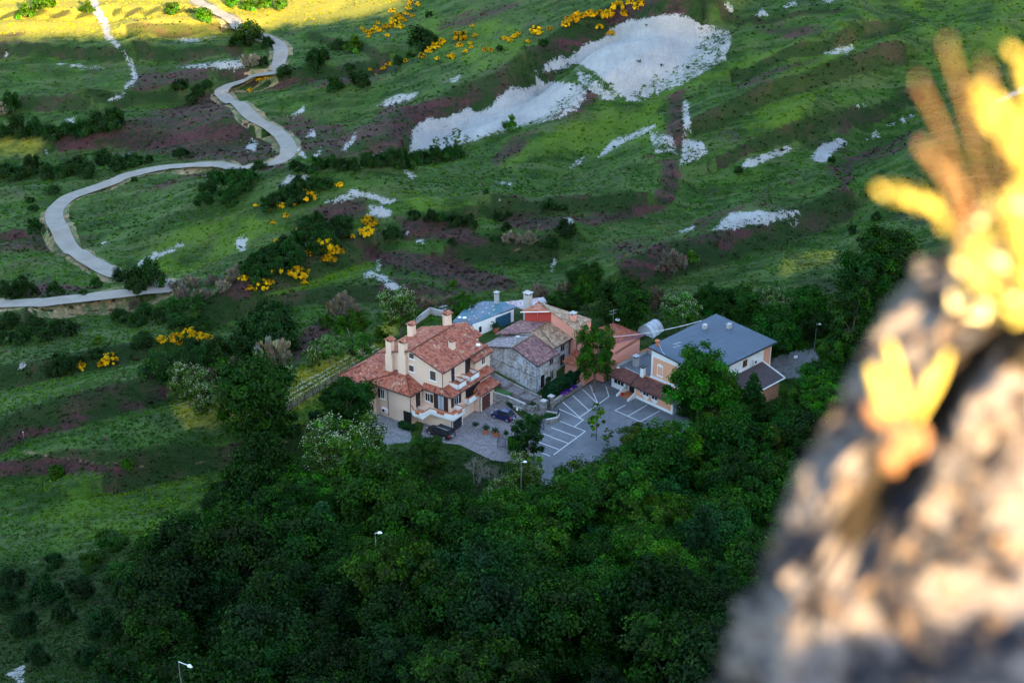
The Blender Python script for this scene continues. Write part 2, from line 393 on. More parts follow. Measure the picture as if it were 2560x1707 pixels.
# patches of the ground cover, outlined
CHALK = [
 (px((1338,181),(1368,162),(1402,136),(1417,147),(1465,111),(1504,100),(1525,72),(1580,51),(1648,40),(1699,38),(1733,47),(1755,70),(1745,110),(1720,160),(1640,190),(1570,254),(1520,210),(1480,175),(1440,160),(1410,172)), .5, 0),
 (px((1745,70),(1800,60),(1830,90),(1815,150),(1740,192),(1660,227),(1620,247),(1575,254),(1590,215),(1660,180),(1720,140)), .045, 0),
 (px((1013,385),(1030,355),(1036,319),(1070,298),(1121,293),(1172,268),(1189,283),(1219,274),(1253,240),(1278,219),(1308,223),(1351,214),(1402,206),(1440,212),(1420,240),(1385,270),(1340,305),(1261,327),(1193,347),(1104,376),(1070,374)), .5, 0),
 (px((1400,210),(1448,210),(1468,240),(1444,272),(1410,292),(1340,310),(1380,270)), .04, 0),
 (px((1440,170),(1470,188),(1550,252),(1500,245),(1450,205)), .06, 0),
 (px((1713,252),(1723,262),(1724,330),(1713,330),(1708,290)), .2, 0), (px((1708,350),(1752,355),(1766,380),(1742,400),(1700,410),(1704,385)), .07, 0),
 (px((1854,420),(1861,406),(1925,380),(1990,358),(1968,380),(1892,412)), .10, 0), (px((2024,395),(2053,362),(2106,344),(2117,362),(2084,380),(2064,409)), .3, 0),
 (px((1785,574),(1807,545),(1847,529),(1930,527),(2010,528),(1968,546),(1896,559),(1834,572)), .14, 0), (px((1960,572),(1985,562),(2000,558),(1985,570)), .1, 0),
 (px((2062,136),(2100,122),(2135,116),(2120,134)), .1, 0), (px((2481,257),(2557,213),(2570,225),(2488,264)), .3, 0), (px((2213,314),(2250,300),(2294,284),(2260,306)), .1, 0),
 (px((1890,42),(1905,22),(1922,34)), .12, 0), (px((1808,0),(1822,22),(1835,30),(1815,0)), .1, 0), (px((2058,0),(2085,0),(2068,10)), .1, 0), (px((1960,20),(1985,2),(1990,10)), .08, 0),
 (px((694,468),(722,438),(770,443),(768,453),(735,455)), .3, 0), (px((815,505),(868,487),(880,475),(925,483),(992,502),(960,513),(930,496),(900,491),(868,500)), .3, 0),
 (px((918,541),(926,514),(955,517),(990,531),(962,544)), .3, 0), (px((905,690),(925,680),(960,688),(995,713),(1012,730),(983,732),(962,707),(933,694)), .14, 0),
 (px((1012,427),(1024,434),(1044,443),(1025,446)), .3, 0), (px((1004,575),(1020,580),(1025,588),(1008,584)), .3, 0), (px((1044,602),(1056,600),(1060,612)), .3, 0),
 (px((1411,545),(1424,545),(1434,562),(1420,585),(1416,570)), .4, 0), (px((1386,640),(1394,652),(1380,678),(1376,668)), .4, 0),
 (px((943,652),(949,655),(950,675),(944,677)), .3, 0),
 (px((342,662),(365,642),(429,619),(462,606),(455,617),(402,640),(352,668)), .09, 0), (px((590,600),(615,596),(612,625),(600,630)), .09, 0),
 (px((710,325),(725,340),(745,368),(768,388),(765,396),(742,388),(722,355)), .16, 0), (px((733,287),(758,266),(756,280)), .2, 0), (px((852,378),(890,333),(886,350),(866,380)), .2, 0),
 (px((778,393),(806,366),(800,388)), .2, 0), (px((768,343),(785,322),(788,342)), .2, 0), (px((930,392),(965,376),(958,392)), .2, 0), (px((715,300),(735,290),(728,304)), .12, 0),
 (px((945,265),(985,240),(1045,232),(1040,243),(980,262)), .05, 0), (px((1110,208),(1150,193),(1140,206)), .1, 0),
 (px((438,170),(520,161),(600,151),(614,160),(572,176),(520,169)), .4, 0), (px((148,161),(200,165),(256,170),(200,170)), .3, 0), (px((433,105),(500,96),(490,104)), .3, 0), (px((513,92),(540,88),(535,94)), .3, 0),
 (px((613,372),(630,349),(644,358),(636,376)), .4, 0), (px((160,304),(186,292),(176,311)), .4, 0), (px((108,376),(117,370),(126,371),(118,386)), .5, 0), (px((306,388),(330,383),(325,393)), .3, 0),
 (px((40,932),(52,905),(64,903),(60,920),(48,934)), .4, 0), (px((254,606),(262,600),(265,612)), .3, 0), (px((0,132),(20,136),(10,140)), .2, 0),
 (px((1500,392),(1530,352),(1590,330),(1640,312),(1630,326),(1565,352)), .03, 0), (px((1425,420),(1440,400),(1460,398),(1445,415)), .06, 0), (px((1625,335),(1680,340),(1690,385),(1640,380)), .02, 0),
 (px((1240,455),(1280,458),(1275,465)), .1, 0), (px((1195,490),(1250,500),(1245,505)), .15, 0), (px((2160,352),(2190,330),(2200,340)), .04, 0), (px((2140,265),(2165,262),(2160,270)), .3, 0),
 (px((1700,580),(1735,565),(1730,575)), .1, 0), (px((15,1685),(60,1660),(60,1710)), .08, 0),
]
GULLY = [(px((232,-20),(240,25),(262,60),(270,92)), 9), (px((268,90),(293,112),(325,150),(338,195),(312,228),(278,250)), 4.5)]
TRACKS = [(px((60,1128),(140,1142),(230,1155),(330,1160),(380,1171)), 2.5), (px((490,1160),(560,1146),(640,1122),(790,1082)), 2.5), (px((1350,560),(1330,600),(1270,640)), 2)]
HEATHER = [
 (px((200,332),(330,302),(470,255),(545,225),(600,290),(690,362),(705,398),(640,408),(480,402),(400,386),(330,366),(220,374),(100,372),(130,347)), .16),
 (px((340,187),(530,160),(545,175),(480,212),(330,237),(318,215)), .09), (px((780,302),(900,332),(1000,312),(1022,382),(940,392),(820,398),(770,388),(700,332),(720,290)), .10),
 (px((500,432),(600,405),(690,402),(735,425),(650,432),(560,432),(470,448),(400,470),(360,470)), .25), (px((780,530),(850,500),(915,500),(915,540),(850,548),(780,565)), .30),
 (px((990,545),(1060,540),(1150,560),(1230,600),(1200,622),(1100,602),(1010,595)), .26), (px((905,600),(960,625),(1100,640),(1250,690),(1300,722),(1180,732),(1060,690),(960,664),(915,640)), .24),
 (px((925,700),(1000,690),(1100,720),(1180,735),(1020,742)), .15), (px((1240,547),(1420,535),(1432,547),(1400,580),(1260,570)), .28),
 (px((1440,550),(1600,512),(1650,490),(1660,400),(1692,398),(1695,470),(1672,512),(1600,548),(1480,565)), .30), (px((1672,250),(1705,228),(1716,330),(1705,390),(1680,390),(1668,350)), .22),
 (px((1020,290),(960,345),(900,340),(960,270),(1030,250)), .12), (px((0,1112),(80,1072),(200,1042),(380,987),(430,965),(440,1000),(330,1022),(200,1052),(60,1092),(0,1132)), .22),
 (px((0,1157),(200,1150),(330,1182),(200,1176),(0,1188)), .2), (px((1720,572),(1790,532),(1860,516),(1800,542),(1760,575)), .25), (px((1840,222),(1950,162),(2060,147),(1960,184),(1870,214)), .18),
 (px((2085,330),(2130,318),(2115,335)), .3), (px((2110,400),(2142,393),(2132,442),(2110,482),(2098,472)), .2), (px((1450,215),(1500,237),(1480,267),(1420,292),(1350,307),(1425,272)), .22),
 (px((1220,402),(1280,352),(1340,330),(1300,382),(1240,412)), .15), (px((730,860),(800,800),(840,810),(790,860),(740,900)), .2), (px((560,190),(700,200),(900,190),(980,170),(900,205),(720,220),(600,205)), .14),
 (px((1100,60),(1270,10),(1290,15),(1180,60),(1100,75)), .15), (px((1470,50),(1640,0),(1700,0),(1600,30),(1480,60)), .08), (px((930,712),(985,700),(1010,725),(940,735)), .2),
 (px((300,365),(560,350),(600,390),(330,380)), .2), (px((0,95),(60,80),(40,100)), .15), (px((1890,75),(2000,95),(2060,75),(2000,70)), .08), (px((0,590),(120,585),(150,615),(0,625)), .12),
 (px((560,690),(640,700),(620,740),(540,760)), .04), (px((1500,620),(1700,600),(1900,560),(1800,640),(1600,690)), .03), (px((1320,130),(1500,60),(1700,30),(1690,42),(1520,78),(1400,140)), .12),
 (px((860,330),(1020,270),(1170,235),(1270,215),(1240,240),(1120,292),(1030,320)), .16), (px((2060,420),(2300,330),(2310,350),(2100,440)), .05), (px((60,700),(330,750),(300,770),(60,740)), .02),
]
LIME = [
 (px((1330,345),(1560,272),(1640,262),(1660,332),(1500,372),(1350,392),(1250,420)), .10), (px((540,800),(640,740),(760,690),(900,622),(935,640),(900,680),(760,730),(560,800)), .14),
 (px((470,602),(560,560),(520,602),(350,645)), .12), (px((80,1285),(300,1235),(520,1212),(580,1290),(400,1350),(150,1335)), -.05), (px((980,482),(1200,522),(1200,542),(1050,522)), .12),
 (px((1950,152),(2110,130),(2000,302),(1850,352)), .08), (px((0,1145),(700,1115),(720,1190),(400,1240),(0,1240)), -.12), (px((1000,50),(1200,30),(1350,110),(1200,170),(1050,130)), .02),
 (px((600,900),(730,820),(700,900),(620,960)), -.1), (px((350,640),(560,540),(700,560),(560,640),(420,700)), .03), (px((1500,170),(1700,120),(1800,180),(1600,250)), .0),
 (px((700,1080),(780,1080),(740,1180),(690,1200)), .12), (px((690,1035),(800,985),(860,1010),(740,1090)), .12), (px((2250,0),(2560,0),(2560,180),(2350,150)), .03), (px((1750,200),(2100,60),(2250,80),(1900,180)), .05),
]
STRAW_SUN = [(px((722,985),(735,930),(870,880),(962,868),(905,930),(790,990),(728,1015)), .14), (px((425,1012),(560,1000),(600,1050),(470,1066)), .08),
 (px((-100,-100),(1080,-100),(1010,30),(840,55),(640,74),(560,88),(280,96),(-100,95)), .5), (px((930,860),(985,790),(1000,800),(960,860)), .05), (px((1960,650),(2080,630),(2060,660),(1960,680)), .03), (px((0,350),(100,350),(90,380),(0,380)), .05)]  # top-left patch puts the sunlit field's brightness into the straw colour
RANK_SHADE = [(px((-200,1390),(120,1410),(330,1400),(480,1320),(620,1230),(760,1180),(900,1300),(900,2400),(-300,2400)), .5), (px((-200,1190),(200,1190),(420,1200),(300,1260),(0,1270)), -.3), (px((600,1130),(760,1100),(860,1250),(640,1250)), .1), (px((900,1150),(2300,1000),(2700,1000),(2700,2400),(900,2400)), .5)]  # dark undergrowth, with the low slope's shade put into its colour
GRAVEL = [(px((905,1030),(942,1022),(1030,1062),(1026,1105),(960,1112),(912,1085)), .5), (px((1925,905),(1960,880),(2035,872),(2060,900),(2000,945),(1920,945)), .3), (px((1250,965),(1330,1000),(1345,1030),(1290,1010),(1240,980)), .1)]
def field(U, V, polys, w=60.0):
    f = np.zeros(U.shape)
    for it in polys:
        poly, cap = it[0], it[1]
        m = (U > poly[:, 0].min() - 40) & (U < poly[:, 0].max() + 40) & (V > poly[:, 1].min() - 40) & (V < poly[:, 1].max() + 40)
        if m.any():
            d = poly_sd(U[m], V[m], poly)
            f[m] = np.maximum(f[m], np.clip(.5 + np.minimum(d / w, cap), 0, 1))
    return f
def fields(U, V):
    ch = field(U, V, CHALK, 40.0)
    for pts, w in GULLY:
        d, _, _ = line_dist(U, V, pts); ch = np.maximum(ch, np.clip(.5 + (w - d) / 40, 0, 1))
    er = np.zeros(U.shape)
    for pts, w in TRACKS:
        d, _, _ = line_dist(U, V, pts); er = np.maximum(er, np.clip(.5 + (w - d) / 40, 0, 1))
    return ch, field(U, V, HEATHER), field(U, V, LIME, 90.), field(U, V, STRAW_SUN, 90.), field(U, V, GRAVEL, 50.), er

# fan-shaped grid: evenly fine across the view
AZ = np.radians(np.linspace(-31, 33, 640))
RR = np.concatenate((np.geomspace(2.0, 50, 26), CAM_H / np.tan(np.radians(np.linspace(63, 10.5, 640))), np.geomspace(590, 1500, 16)))
gx = RR[:, None] * np.sin(AZ)[None]; gy = RR[:, None] * np.cos(AZ)[None]
gx = gx.ravel(); gy = gy.ravel()
gz = zf(gx, gy)
nr, na = len(RR), len(AZ)
gi = np.arange(nr * na).reshape(nr, na)
quads = np.stack((gi[:-1, :-1], gi[:-1, 1:], gi[1:, 1:], gi[1:, :-1]), -1).reshape(-1, 4)[:, ::-1]
gu, gv, gd = pix(gx, gy, gz)
gch, ghe, gli, gst, ggr, ger = fields(gu, gv)
gbk = bank_dz(gx, gy)[1]
one = np.ones(len(gx))
M1 = np.column_stack((gch, ghe, gli, gst)); gshade = field(gu, gv, RANK_SHADE, 160.); M2 = np.column_stack((ggr, gbk, ger, gshade))

t = NT("meadow"); p = t.pos()
a1 = t.attr("M1"); a2 = t.attr("M2"); ch, he, li = sep(t, a1.outputs[0]); st = a1.outputs[3]; gr, bk, ea = sep(t, a2.outputs[0])
n0 = t.noise(p, .03, 4, .6); n1 = t.noise(p, .16, 5, .65); n2 = t.noise(p, .9, 5, .7); n3 = t.noise(p, 3.4, 3, .65)
px_ = t.n("SeparateXYZ", {0: p}).outputs[0]
nsa = t.noise(t.mapping(p, (.16, 1.0, .5), (0, 0, math.radians(-46))), .42, 6, .7); nsb = t.noise(t.mapping(p, (.14, 1.0, .5), (0, 0, math.radians(-8))), .30, 6, .7)
wr = t.step(px_, -30.0, 15.0); ns = t.math('ADD', t.math('MULTIPLY', nsa, wr), t.math('MULTIPLY', nsb, t.math('SUBTRACT', 1.0, wr)))
def thr(x, nz, k, w): return t.step(t.math('ADD', x, t.math('MULTIPLY', t.math('SUBTRACT', nz, .5), k)), .5 - w, .5 + w)
g = t.mix(t.step(n1, .36, .66), (.018, .050, .008), (.046, .112, .014))
g = t.mix(t.math('MULTIPLY', t.step(ns, .46, .60), .75), g, (.085, .118, .040))
g = t.mix(t.math('MULTIPLY', t.step(n0, .5, .68), .55), g, (.060, .092, .028))
g = t.mix(t.math('MULTIPLY', t.step(ns, .48, .36), .6), g, (.020, .040, .008))
g = t.mix(t.math('MULTIPLY', t.step(n2, .54, .68), .5), g, (.014, .030, .009))
g = t.mix(t.math('MULTIPLY', t.step(t.noise(p, .11, 3, .6), .56, .68), .35), g, (.075, .045, .045))
g = t.mix(t.math('MULTIPLY', thr(li, n1, 1.2, .2), .75), g, t.mix(n2, (.062, .135, .012), (.105, .175, .018)))
rank_shade = a2.outputs[3]; g = t.mix(t.math('MULTIPLY', thr(rank_shade, n1, .7, .16), .9), g, t.mix(n2, (.006, .016, .004), (.022, .052, .008)))  # undergrowth colour darkened to carry shade
g = t.mix(t.math('MULTIPLY', thr(st, n1, 1.0, .2), .85), g, t.mix(n2, (.22, .21, .025), (.37, .32, .05)))  # straw tone, also brightens the sunlit field
hcol = t.mix(t.step(t.math('ADD', t.math('MULTIPLY', n2, .5), t.math('MULTIPLY', ns, .5)), .42, .60), (.024, .021, .018), (.100, .030, .042))
hcol = t.mix(t.math('MULTIPLY', t.step(n3, .5, .72), .55), hcol, (.040, .062, .018))
g = t.mix(t.math('MULTIPLY', t.step(t.math('ADD', bk, t.math('MULTIPLY', t.math('SUBTRACT', n1, .5), .8)), .36, .8), .8), g, t.mix(t.step(n1, .46, .66), (.014, .034, .009), (.048, .026, .024)))
g = t.mix(t.math('MULTIPLY', thr(he, t.math('ADD', t.math('MULTIPLY', n1, .5), t.math('MULTIPLY', ns, .5)), 2.0, .16), .85), g, hcol)
ecol = t.mix(n2, (.14, .10, .055), (.24, .18, .10))
g = t.mix(thr(ea, n2, .25, .06), g, ecol)
gcol = t.mix(n3, (.20, .19, .19), (.40, .39, .40))
gcol = t.mix(t.math('MULTIPLY', t.step(n2, .50, .66), .6), gcol, (.10, .13, .07))
g = t.mix(thr(gr, n2, .35, .06), g, gcol)
ccol = t.mix(t.step(n1, .3, .7), (.31, .307, .302), (.40, .395, .38))
ccol = t.mix(t.math('MULTIPLY', t.step(t.noise(t.mapping(p, (1, 1, .25)), 1.3, 5, .7), .55, .75), .45), ccol, (.24, .225, .20))
strk = t.noise(t.mapping(p, (1.3, .10, .3)), .9, 5, .7); ccol = t.mix(t.math('MULTIPLY', t.step(strk, .48, .66), .3), ccol, (.235, .225, .215)); ccol = t.mix(t.math('MULTIPLY', t.step(n3, .60, .72), .5), ccol, (.17, .16, .13))
nn = t.math('ADD', t.math('MULTIPLY', n1, .25), t.math('ADD', t.math('MULTIPLY', n2, .45), t.math('MULTIPLY', n3, .3)))
g = t.mix(thr(ch, nn, 1.7, .05), g, ccol)
k = t.math('ADD', t.math('MULTIPLY', n3, .85), .32)
g = t.mix(.8, g, t.n("CombineColor", {0: k, 1: k, 2: k}).outputs[0], 'MULTIPLY')
hh = t.math('ADD', n2, t.math('MULTIPLY', n3, .6))
MEADOW = t.bsdf(g, .95, t.bump(hh, .9, .5), spec=.1)
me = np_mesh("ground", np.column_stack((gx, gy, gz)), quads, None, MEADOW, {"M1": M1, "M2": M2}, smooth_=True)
tag(link("ground", me), "green terraced hillside with white chalk scars and purple patches", "hillside", kind="structure")

# the mountain the photographer stands on: it rises behind the camera and shades the valley
TERM = px((-350,96),(0,92),(200,90),(420,84),(560,78),(700,64),(850,46),(950,22),(1010,-5),(1080,-60))
tx, ty, tz = ground(TERM[:, 0], TERM[:, 1])
SQ = np.array([-SUN_H[1], SUN_H[0]])           # across the sun's direction
tq = tx * SQ[0] + ty * SQ[1]; tp = tx * SUN_H[0] + ty * SUN_H[1]
PC = 45.0
hc = tz + (PC - tp) * math.tan(SUN_EL)
o_ = np.argsort(tq)
qs = np.linspace(-320, 620, 260); ps = np.concatenate((np.linspace(-45, PC, 20), np.linspace(PC + 6, 420, 30)))
hq = np.interp(qs, tq[o_], hc[o_])
hq = np.where(qs > tq.max(), hc[o_][-1] + (qs - tq.max()) * 1.0, hq)
hq = np.minimum(hq, 210)
hq = np.where(qs < tq.min(), hc[o_][0] - (tq.min() - qs) * .02, hq)
QQ, PP = np.meshgrid(qs, ps, indexing='ij')
HZ = hq[:, None] - np.where(PP < PC, .95 * (PC - PP), .25 * (PP - PC)) + (fbm(QQ / 25, PP / 25, 3, 9) - .5) * 3 * np.minimum(1, np.abs(PP - PC) / 20)
X = QQ * SQ[0] + PP * SUN_H[0]; Y = QQ * SQ[1] + PP * SUN_H[1]
mi = np.arange(X.size).reshape(X.shape)
mq = np.stack((mi[:-1, :-1], mi[1:, :-1], mi[1:, 1:], mi[:-1, 1:]), -1).reshape(-1, 4)
z4 = np.zeros((X.size, 4))
me = np_mesh("mountain", np.column_stack((X.ravel(), Y.ravel(), HZ.ravel())), mq, None, MEADOW, {"M1": z4, "M2": z4}, smooth_=True)
tag(link("mountain", me), "grassy mountain ridge behind the viewpoint", "mountain", kind="structure")

# ------------------------------------------------------------------ roads
def resample(P, step):
    P = np.asarray(P, float); n = len(P); out = []
    for i in range(n - 1):
        p0, p1, p2, p3 = P[max(i - 1, 0)], P[i], P[i + 1], P[min(i + 2, n - 1)]
        m = max(2, int(np.linalg.norm(p2 - p1) / step))
        for k in range(m):
            u = k / m
            out.append(.5 * ((2 * p1) + (-p0 + p2) * u + (2 * p0 - 5 * p1 + 4 * p2 - p3) * u * u + (-p0 + 3 * p1 - 3 * p2 + p3) * u ** 3))
    out.append(P[-1]); return np.array(out)
def strip(name, pts, width, mat, lift, wob=0.0, flat=.65):
    c = resample(pts, 1.2); d = np.gradient(c, axis=0); d /= np.linalg.norm(d, axis=1)[:, None] + 1e-9
    nrm = np.column_stack((-d[:, 1], d[:, 0])); k = 7
    wv = width * .5 * (1 + wob * (fbm(c[:, 0] / 5, c[:, 1] / 5, 2, 31) - .5))
    offs = np.linspace(-1, 1, k); P = c[:, None, :] + nrm[:, None, :] * (offs[None, :, None] * wv[:, None, None])
    x = P[..., 0].ravel(); y = P[..., 1].ravel(); z = zf(x, y).reshape(P.shape[:2])
    zm = z.max(1); kr = 11; zm = np.convolve(np.pad(zm, kr // 2, mode='edge'), np.ones(kr) / kr, 'valid'); zm = np.maximum(zm, z.max(1) - .12); z = (zm[:, None] + 0 * z + lift) if flat else z + lift
    i = np.arange(x.size).reshape(P.shape[:2])
    q = np.stack((i[:-1, :-1], i[:-1, 1:], i[1:, 1:], i[1:, :-1]), -1).reshape(-1, 4)[:, ::-1]
    return np_mesh(name, np.column_stack((x, y, z.ravel())), q, None, mat, smooth_=True)
t = NT("pale_gravel_road"); p = t.pos(); n1 = t.noise(p, .3, 5, .7); n2 = t.noise(p, 2.2, 4, .7)
c = t.mix(t.step(n1, .3, .7), (.185, .168, .145), (.24, .218, .19)); c = t.mix(t.math('MULTIPLY', t.step(n2, .5, .75), .35), c, (.15, .135, .115))
ROADM = t.bsdf(c, .95, t.bump(n2, .3, .05), spec=.1)
t = NT("road_verge"); p = t.pos(); n1 = t.noise(p, .35, 5, .7); n2 = t.noise(p, 1.6, 4, .7)
c = t.mix(t.step(n1, .36, .62), (.22, .15, .085), (.05, .085, .03)); c = t.mix(t.math('MULTIPLY', t.step(n2, .52, .7), .7), c, (.36, .30, .22))
VERGE = t.bsdf(c, .95, t.bump(n2, .5, .1), spec=.1)
ROADS = [
 px((480,-60),(491,0),(504,13),(553,40),(594,76),(640,88),(662,95),(690,108),(702,124),(701,147),(692,176),(688,192),(664,203),(640,208),(612,219),(570,226),(554,236),(565,250),(625,290),(683,330),(712,356),(722,376),(712,395),(683,410),(645,421),(600,426),(555,421),(513,417),(424,422),(357,433),(277,460),(187,495),(148,519),(136,545),(152,585),(192,634),(250,674),(300,692),(350,699),(400,708),(424,716),(418,730),(383,746),(340,752),(255,759),(170,758),(85,759),(0,762),(-120,768)),
]
ROADW = []
for r in ROADS:
    x, y, _ = ground(r[:, 0], r[:, 1]); w = np.column_stack((x, y)); ROADW.append(w)
    tag(link("road_verge", strip("road_verge", w, 6.0, VERGE, .03, .7, 0.0)), "brown earth verge along the pale road", "verge", kind="structure")
    tag(link("road", strip("road", w, 3.8, ROADM, .22, .16)), "pale winding gravel road", "road", kind="structure")

# ------------------------------------------------------------------ yards
def pad(name, poly, z, mat, label):
    bm = bmesh.new(); bm.faces.new([bm.verts.new((x, y, z)) for x, y in poly]); bmesh.ops.recalc_face_normals(bm, faces=bm.faces)
    m_ = bpy.data.meshes.new(name); bm.to_mesh(m_); bm.free(); m_.materials.append(mat)
    return tag(link(name, m_), label, name, kind="structure")
t = NT("asphalt"); p = t.pos(); n1 = t.noise(p, .22, 5, .6); n2 = t.noise(p, 1.2, 5, .7); n3 = t.noise(p, 18, 2)
c = t.mix(t.step(n1, .35, .65), (.088, .091, .102), (.138, .141, .152))
c = t.mix(t.math('MULTIPLY', t.step(n2, .50, .68), .7), c, (.080, .080, .086))
vo = t.n("TexVoronoi", {"Vector": t.mapping(p, (1, 1, .01)), "Scale": .22}, feature='DISTANCE_TO_EDGE').outputs[0]
c = t.mix(t.math('MULTIPLY', t.math('SUBTRACT', 1.0, t.step(vo, .0, .012)), .5), c, (.05, .05, .05))
c = t.mix(t.math('MULTIPLY', n3, .2), c, (.22, .22, .23))
ASPH = t.bsdf(c, .9, t.bump(n3, .2, .02), spec=.25)
t = NT("cobbles"); p = t.pos(); n1 = t.noise(p, .4, 4, .6); n2 = t.noise(p, 2.4, 5, .75)
vo = t.n("TexVoronoi", {"Vector": p, "Scale": 3.6}); cell = vo.outputs["Color"]; cr_, _, _ = sep(t, cell)
c = t.mix(cr_, (.12, .105, .11), (.25, .215, .215)); c = t.mix(t.math('MULTIPLY', t.step(n1, .4, .65), .5), c, (.20, .16, .15))
c = t.mix(t.math('MULTIPLY', t.step(n2, .52, .7), .55), c, (.08, .085, .07))
ed = t.n("TexVoronoi", {"Vector": p, "Scale": 3.6}, feature='DISTANCE_TO_EDGE').outputs[0]
COBB = t.bsdf(c, .9, t.bump(t.step(ed, .0, .1), .5, .03), spec=.2)
pad("car_park", PARK, .02, ASPH, "grey asphalt car park with white bay lines")
pad("driveway", DRIVE, .012, COBB, "cobbled driveway in front of the beige villa")
LINES = [((1388,991.3),(1451.4,1041.8)),]
c2 = lambda x, y: (1120 + x / 4.523, 720 + y / 4.523)
c3 = lambda x, y: (1480 + x / 3.563, 740 + y / 3.563)
c4 = lambda x, y: (1000 + x / 3.36, 960 + y / 3.36)
LINES = [(c4(1755,105), c4(1515,275)), (c4(1755,105), c4(1730,20)), (c2(1605,1095), c2(1695,1310)), (c2(1520,1145), c2(1695,1310)), (c2(1410,1215), c2(1595,1385)),
 (c2(1297,1290), c2(1510,1480)), (c4(1330,207), c4(1540,301)), (c4(1542,300), c4(1467,357)), (c4(1340,310), c4(1557,397)), (c4(1557,397), c4(1290,594)),
 (c4(1270,365), c4(1480,443)), (c4(1195,415), c4(1412,498)), (c4(1150,482), c4(1335,550)), (c4(1120,550), c4(1260,605)),
 (c3(300,970), c3(205,1020)), (c3(205,1020), c3(430,1120)), (c3(430,1120), c3(605,1022)), (c3(320,1070), c3(490,972))]
t = NT("road_paint"); p = t.pos(); n1 = t.noise(p, 2.0, 5, .7)
PAINT = t.bsdf(t.mix(t.math('MULTIPLY', t.step(n1, .55, .72), .5), (.48, .48, .47), (.22, .22, .23)), .8)
bm = bmesh.new()
for i, (a, b) in enumerate(LINES):
    A = Vector((*on_ray(*a, 0), 0)); B = Vector((*on_ray(*b, 0), 0)); d = (B - A).normalized(); w = Vector((-d.y, d.x, 0)) * .085
    z = .024 + .0012 * i
    bm.faces.new([bm.verts.new((q.x, q.y, z)) for q in (A - w, B - w, B + w, A + w)])
bmesh.ops.recalc_face_normals(bm, faces=bm.faces)
m_ = bpy.data.meshes.new("bay_lines"); bm.to_mesh(m_); bm.free(); m_.materials.append(PAINT)
tag(link("bay_lines", m_), "white painted parking bay lines on the asphalt", "road marking", kind="structure")
# ------------------------------------------------------------------ plants: materials and meshes
t = NT("foliage"); at_ = t.attr("Col"); oi = t.n("ObjectInfo")
c = t.mix(1.0, at_.outputs[0], oi.outputs["Color"], 'MULTIPLY')
hs = t.n("HueSaturation", {"Hue": t.math('ADD', .49, t.math('MULTIPLY', oi.outputs["Random"], .02)), "Saturation": 1.12, "Value": t.math('ADD', .62, t.math('MULTIPLY', oi.outputs["Random"], .34)), "Color": c})
d1 = t.n("BsdfDiffuse", {0: hs.outputs[0]}); d2 = t.n("BsdfTranslucent", {0: hs.outputs[0]}); gl = t.n("BsdfGlossy", {"Color": (1, 1, 1), "Roughness": .45})
m1_ = t.n("MixShader", {0: .26, 1: d1.outputs[0], 2: d2.outputs[0]}); m2_ = t.n("MixShader", {0: .006, 1: m1_.outputs[0], 2: gl.outputs[0]})
t.t.links.new(m2_.outputs[0], t.out.inputs[0]); LEAF = t.m
BARK = mat_plain("bark", (.11, .085, .065), .9, .35, 2.0)
PALEBARK = mat_plain("pale_bark", (.30, .27, .24), .9, .3, 2.0)
TWIG = mat_plain("dry_twig", (.20, .165, .135), .9, .3, 2.0)
BLOS = mat_plain("white_blossom", (.74, .76, .66), .8, .1, 5.0)

def unit(n, rng): v = rng.normal(size=(n, 3)); return v / np.linalg.norm(v, axis=1)[:, None]
def leaf_mesh(name, C, N, size, col, mat, rng, long=1.45, T=None):
    """one small four-sided leaf spray per row of C, facing N"""
    n = len(C); r = unit(n, rng)
    if T is None: T = np.cross(N, r)
    else: N = np.cross(T, r); N /= np.linalg.norm(N, axis=1)[:, None] + 1e-9
    T /= np.linalg.norm(T, axis=1)[:, None] + 1e-9
    B = np.cross(N, T); s = (size * rng.uniform(.6, 1.35, n))[:, None]
    cup = N * s * .25
    V = np.stack((C - T * s * long * .5, C - B * s * .5 + cup, C + T * s * long * .5, C + B * s * .5 + cup), 1).reshape(-1, 3)
    q = np.arange(4 * n).reshape(n, 4); cc = np.repeat(np.column_stack((col, np.ones(n))), 4, 0)
    return np_mesh(name, V, q, None, mat, {"Col": cc})
def jit(base, n, rng, v=.28, h=.12):
    base = np.asarray(base); k = rng.lognormal(0, v, n)[:, None]; return np.clip(base[None] * k * (1 + rng.normal(0, h, (n, 3))), 0, 1)
def clumps(rng, n, R, low=-.55, inner=.35):
    d = unit(n * 3, rng); d = d[d[:, 2] > low][:n]
    lob = 1 + .22 * np.sin(d[:, 0] * 5 + rng.uniform(0, 6)) * np.cos(d[:, 1] * 4 + rng.uniform(0, 6)) + .18 * np.sin(d[:, 2] * 6 + rng.uniform(0, 6))
    return d * np.asarray(R) * (lob * rng.uniform(inner, 1, len(d)) ** .45)[:, None], d
def crown_mesh(name, seed, R, ncl, nleaf, size, base, cr, low=-.88, flat=.35, airy=0.0, tip=(1.55, 1.5, 1.15), spray=None):
    rng = np.random.default_rng(seed)
    cc, cd = clumps(rng, ncl, R, low)
    k = rng.integers(0, len(cc), nleaf); o = unit(nleaf, rng) * (rng.uniform(0, 1, nleaf) ** .45)[:, None]
    o[:, 2] *= .7
    rad = cr * rng.uniform(.6, 1.3, len(cc))
    C = cc[k] + o * rad[k][:, None]
    N = o * .8 + cd[k] * .5 + np.array([0, 0, flat]) + unit(nleaf, rng) * .75; N /= np.linalg.norm(N, axis=1)[:, None]
    ck = jit(base, len(cc), rng, .32, .12)[k]; col = np.clip(ck * rng.lognormal(0, .22, nleaf)[:, None], 0, 1)
    m = rng.uniform(size=nleaf) < .18; col[m] *= np.array(tip)
    return leaf_mesh(name, C, N, size, np.clip(col, 0, 1), LEAF, rng), cc, rad
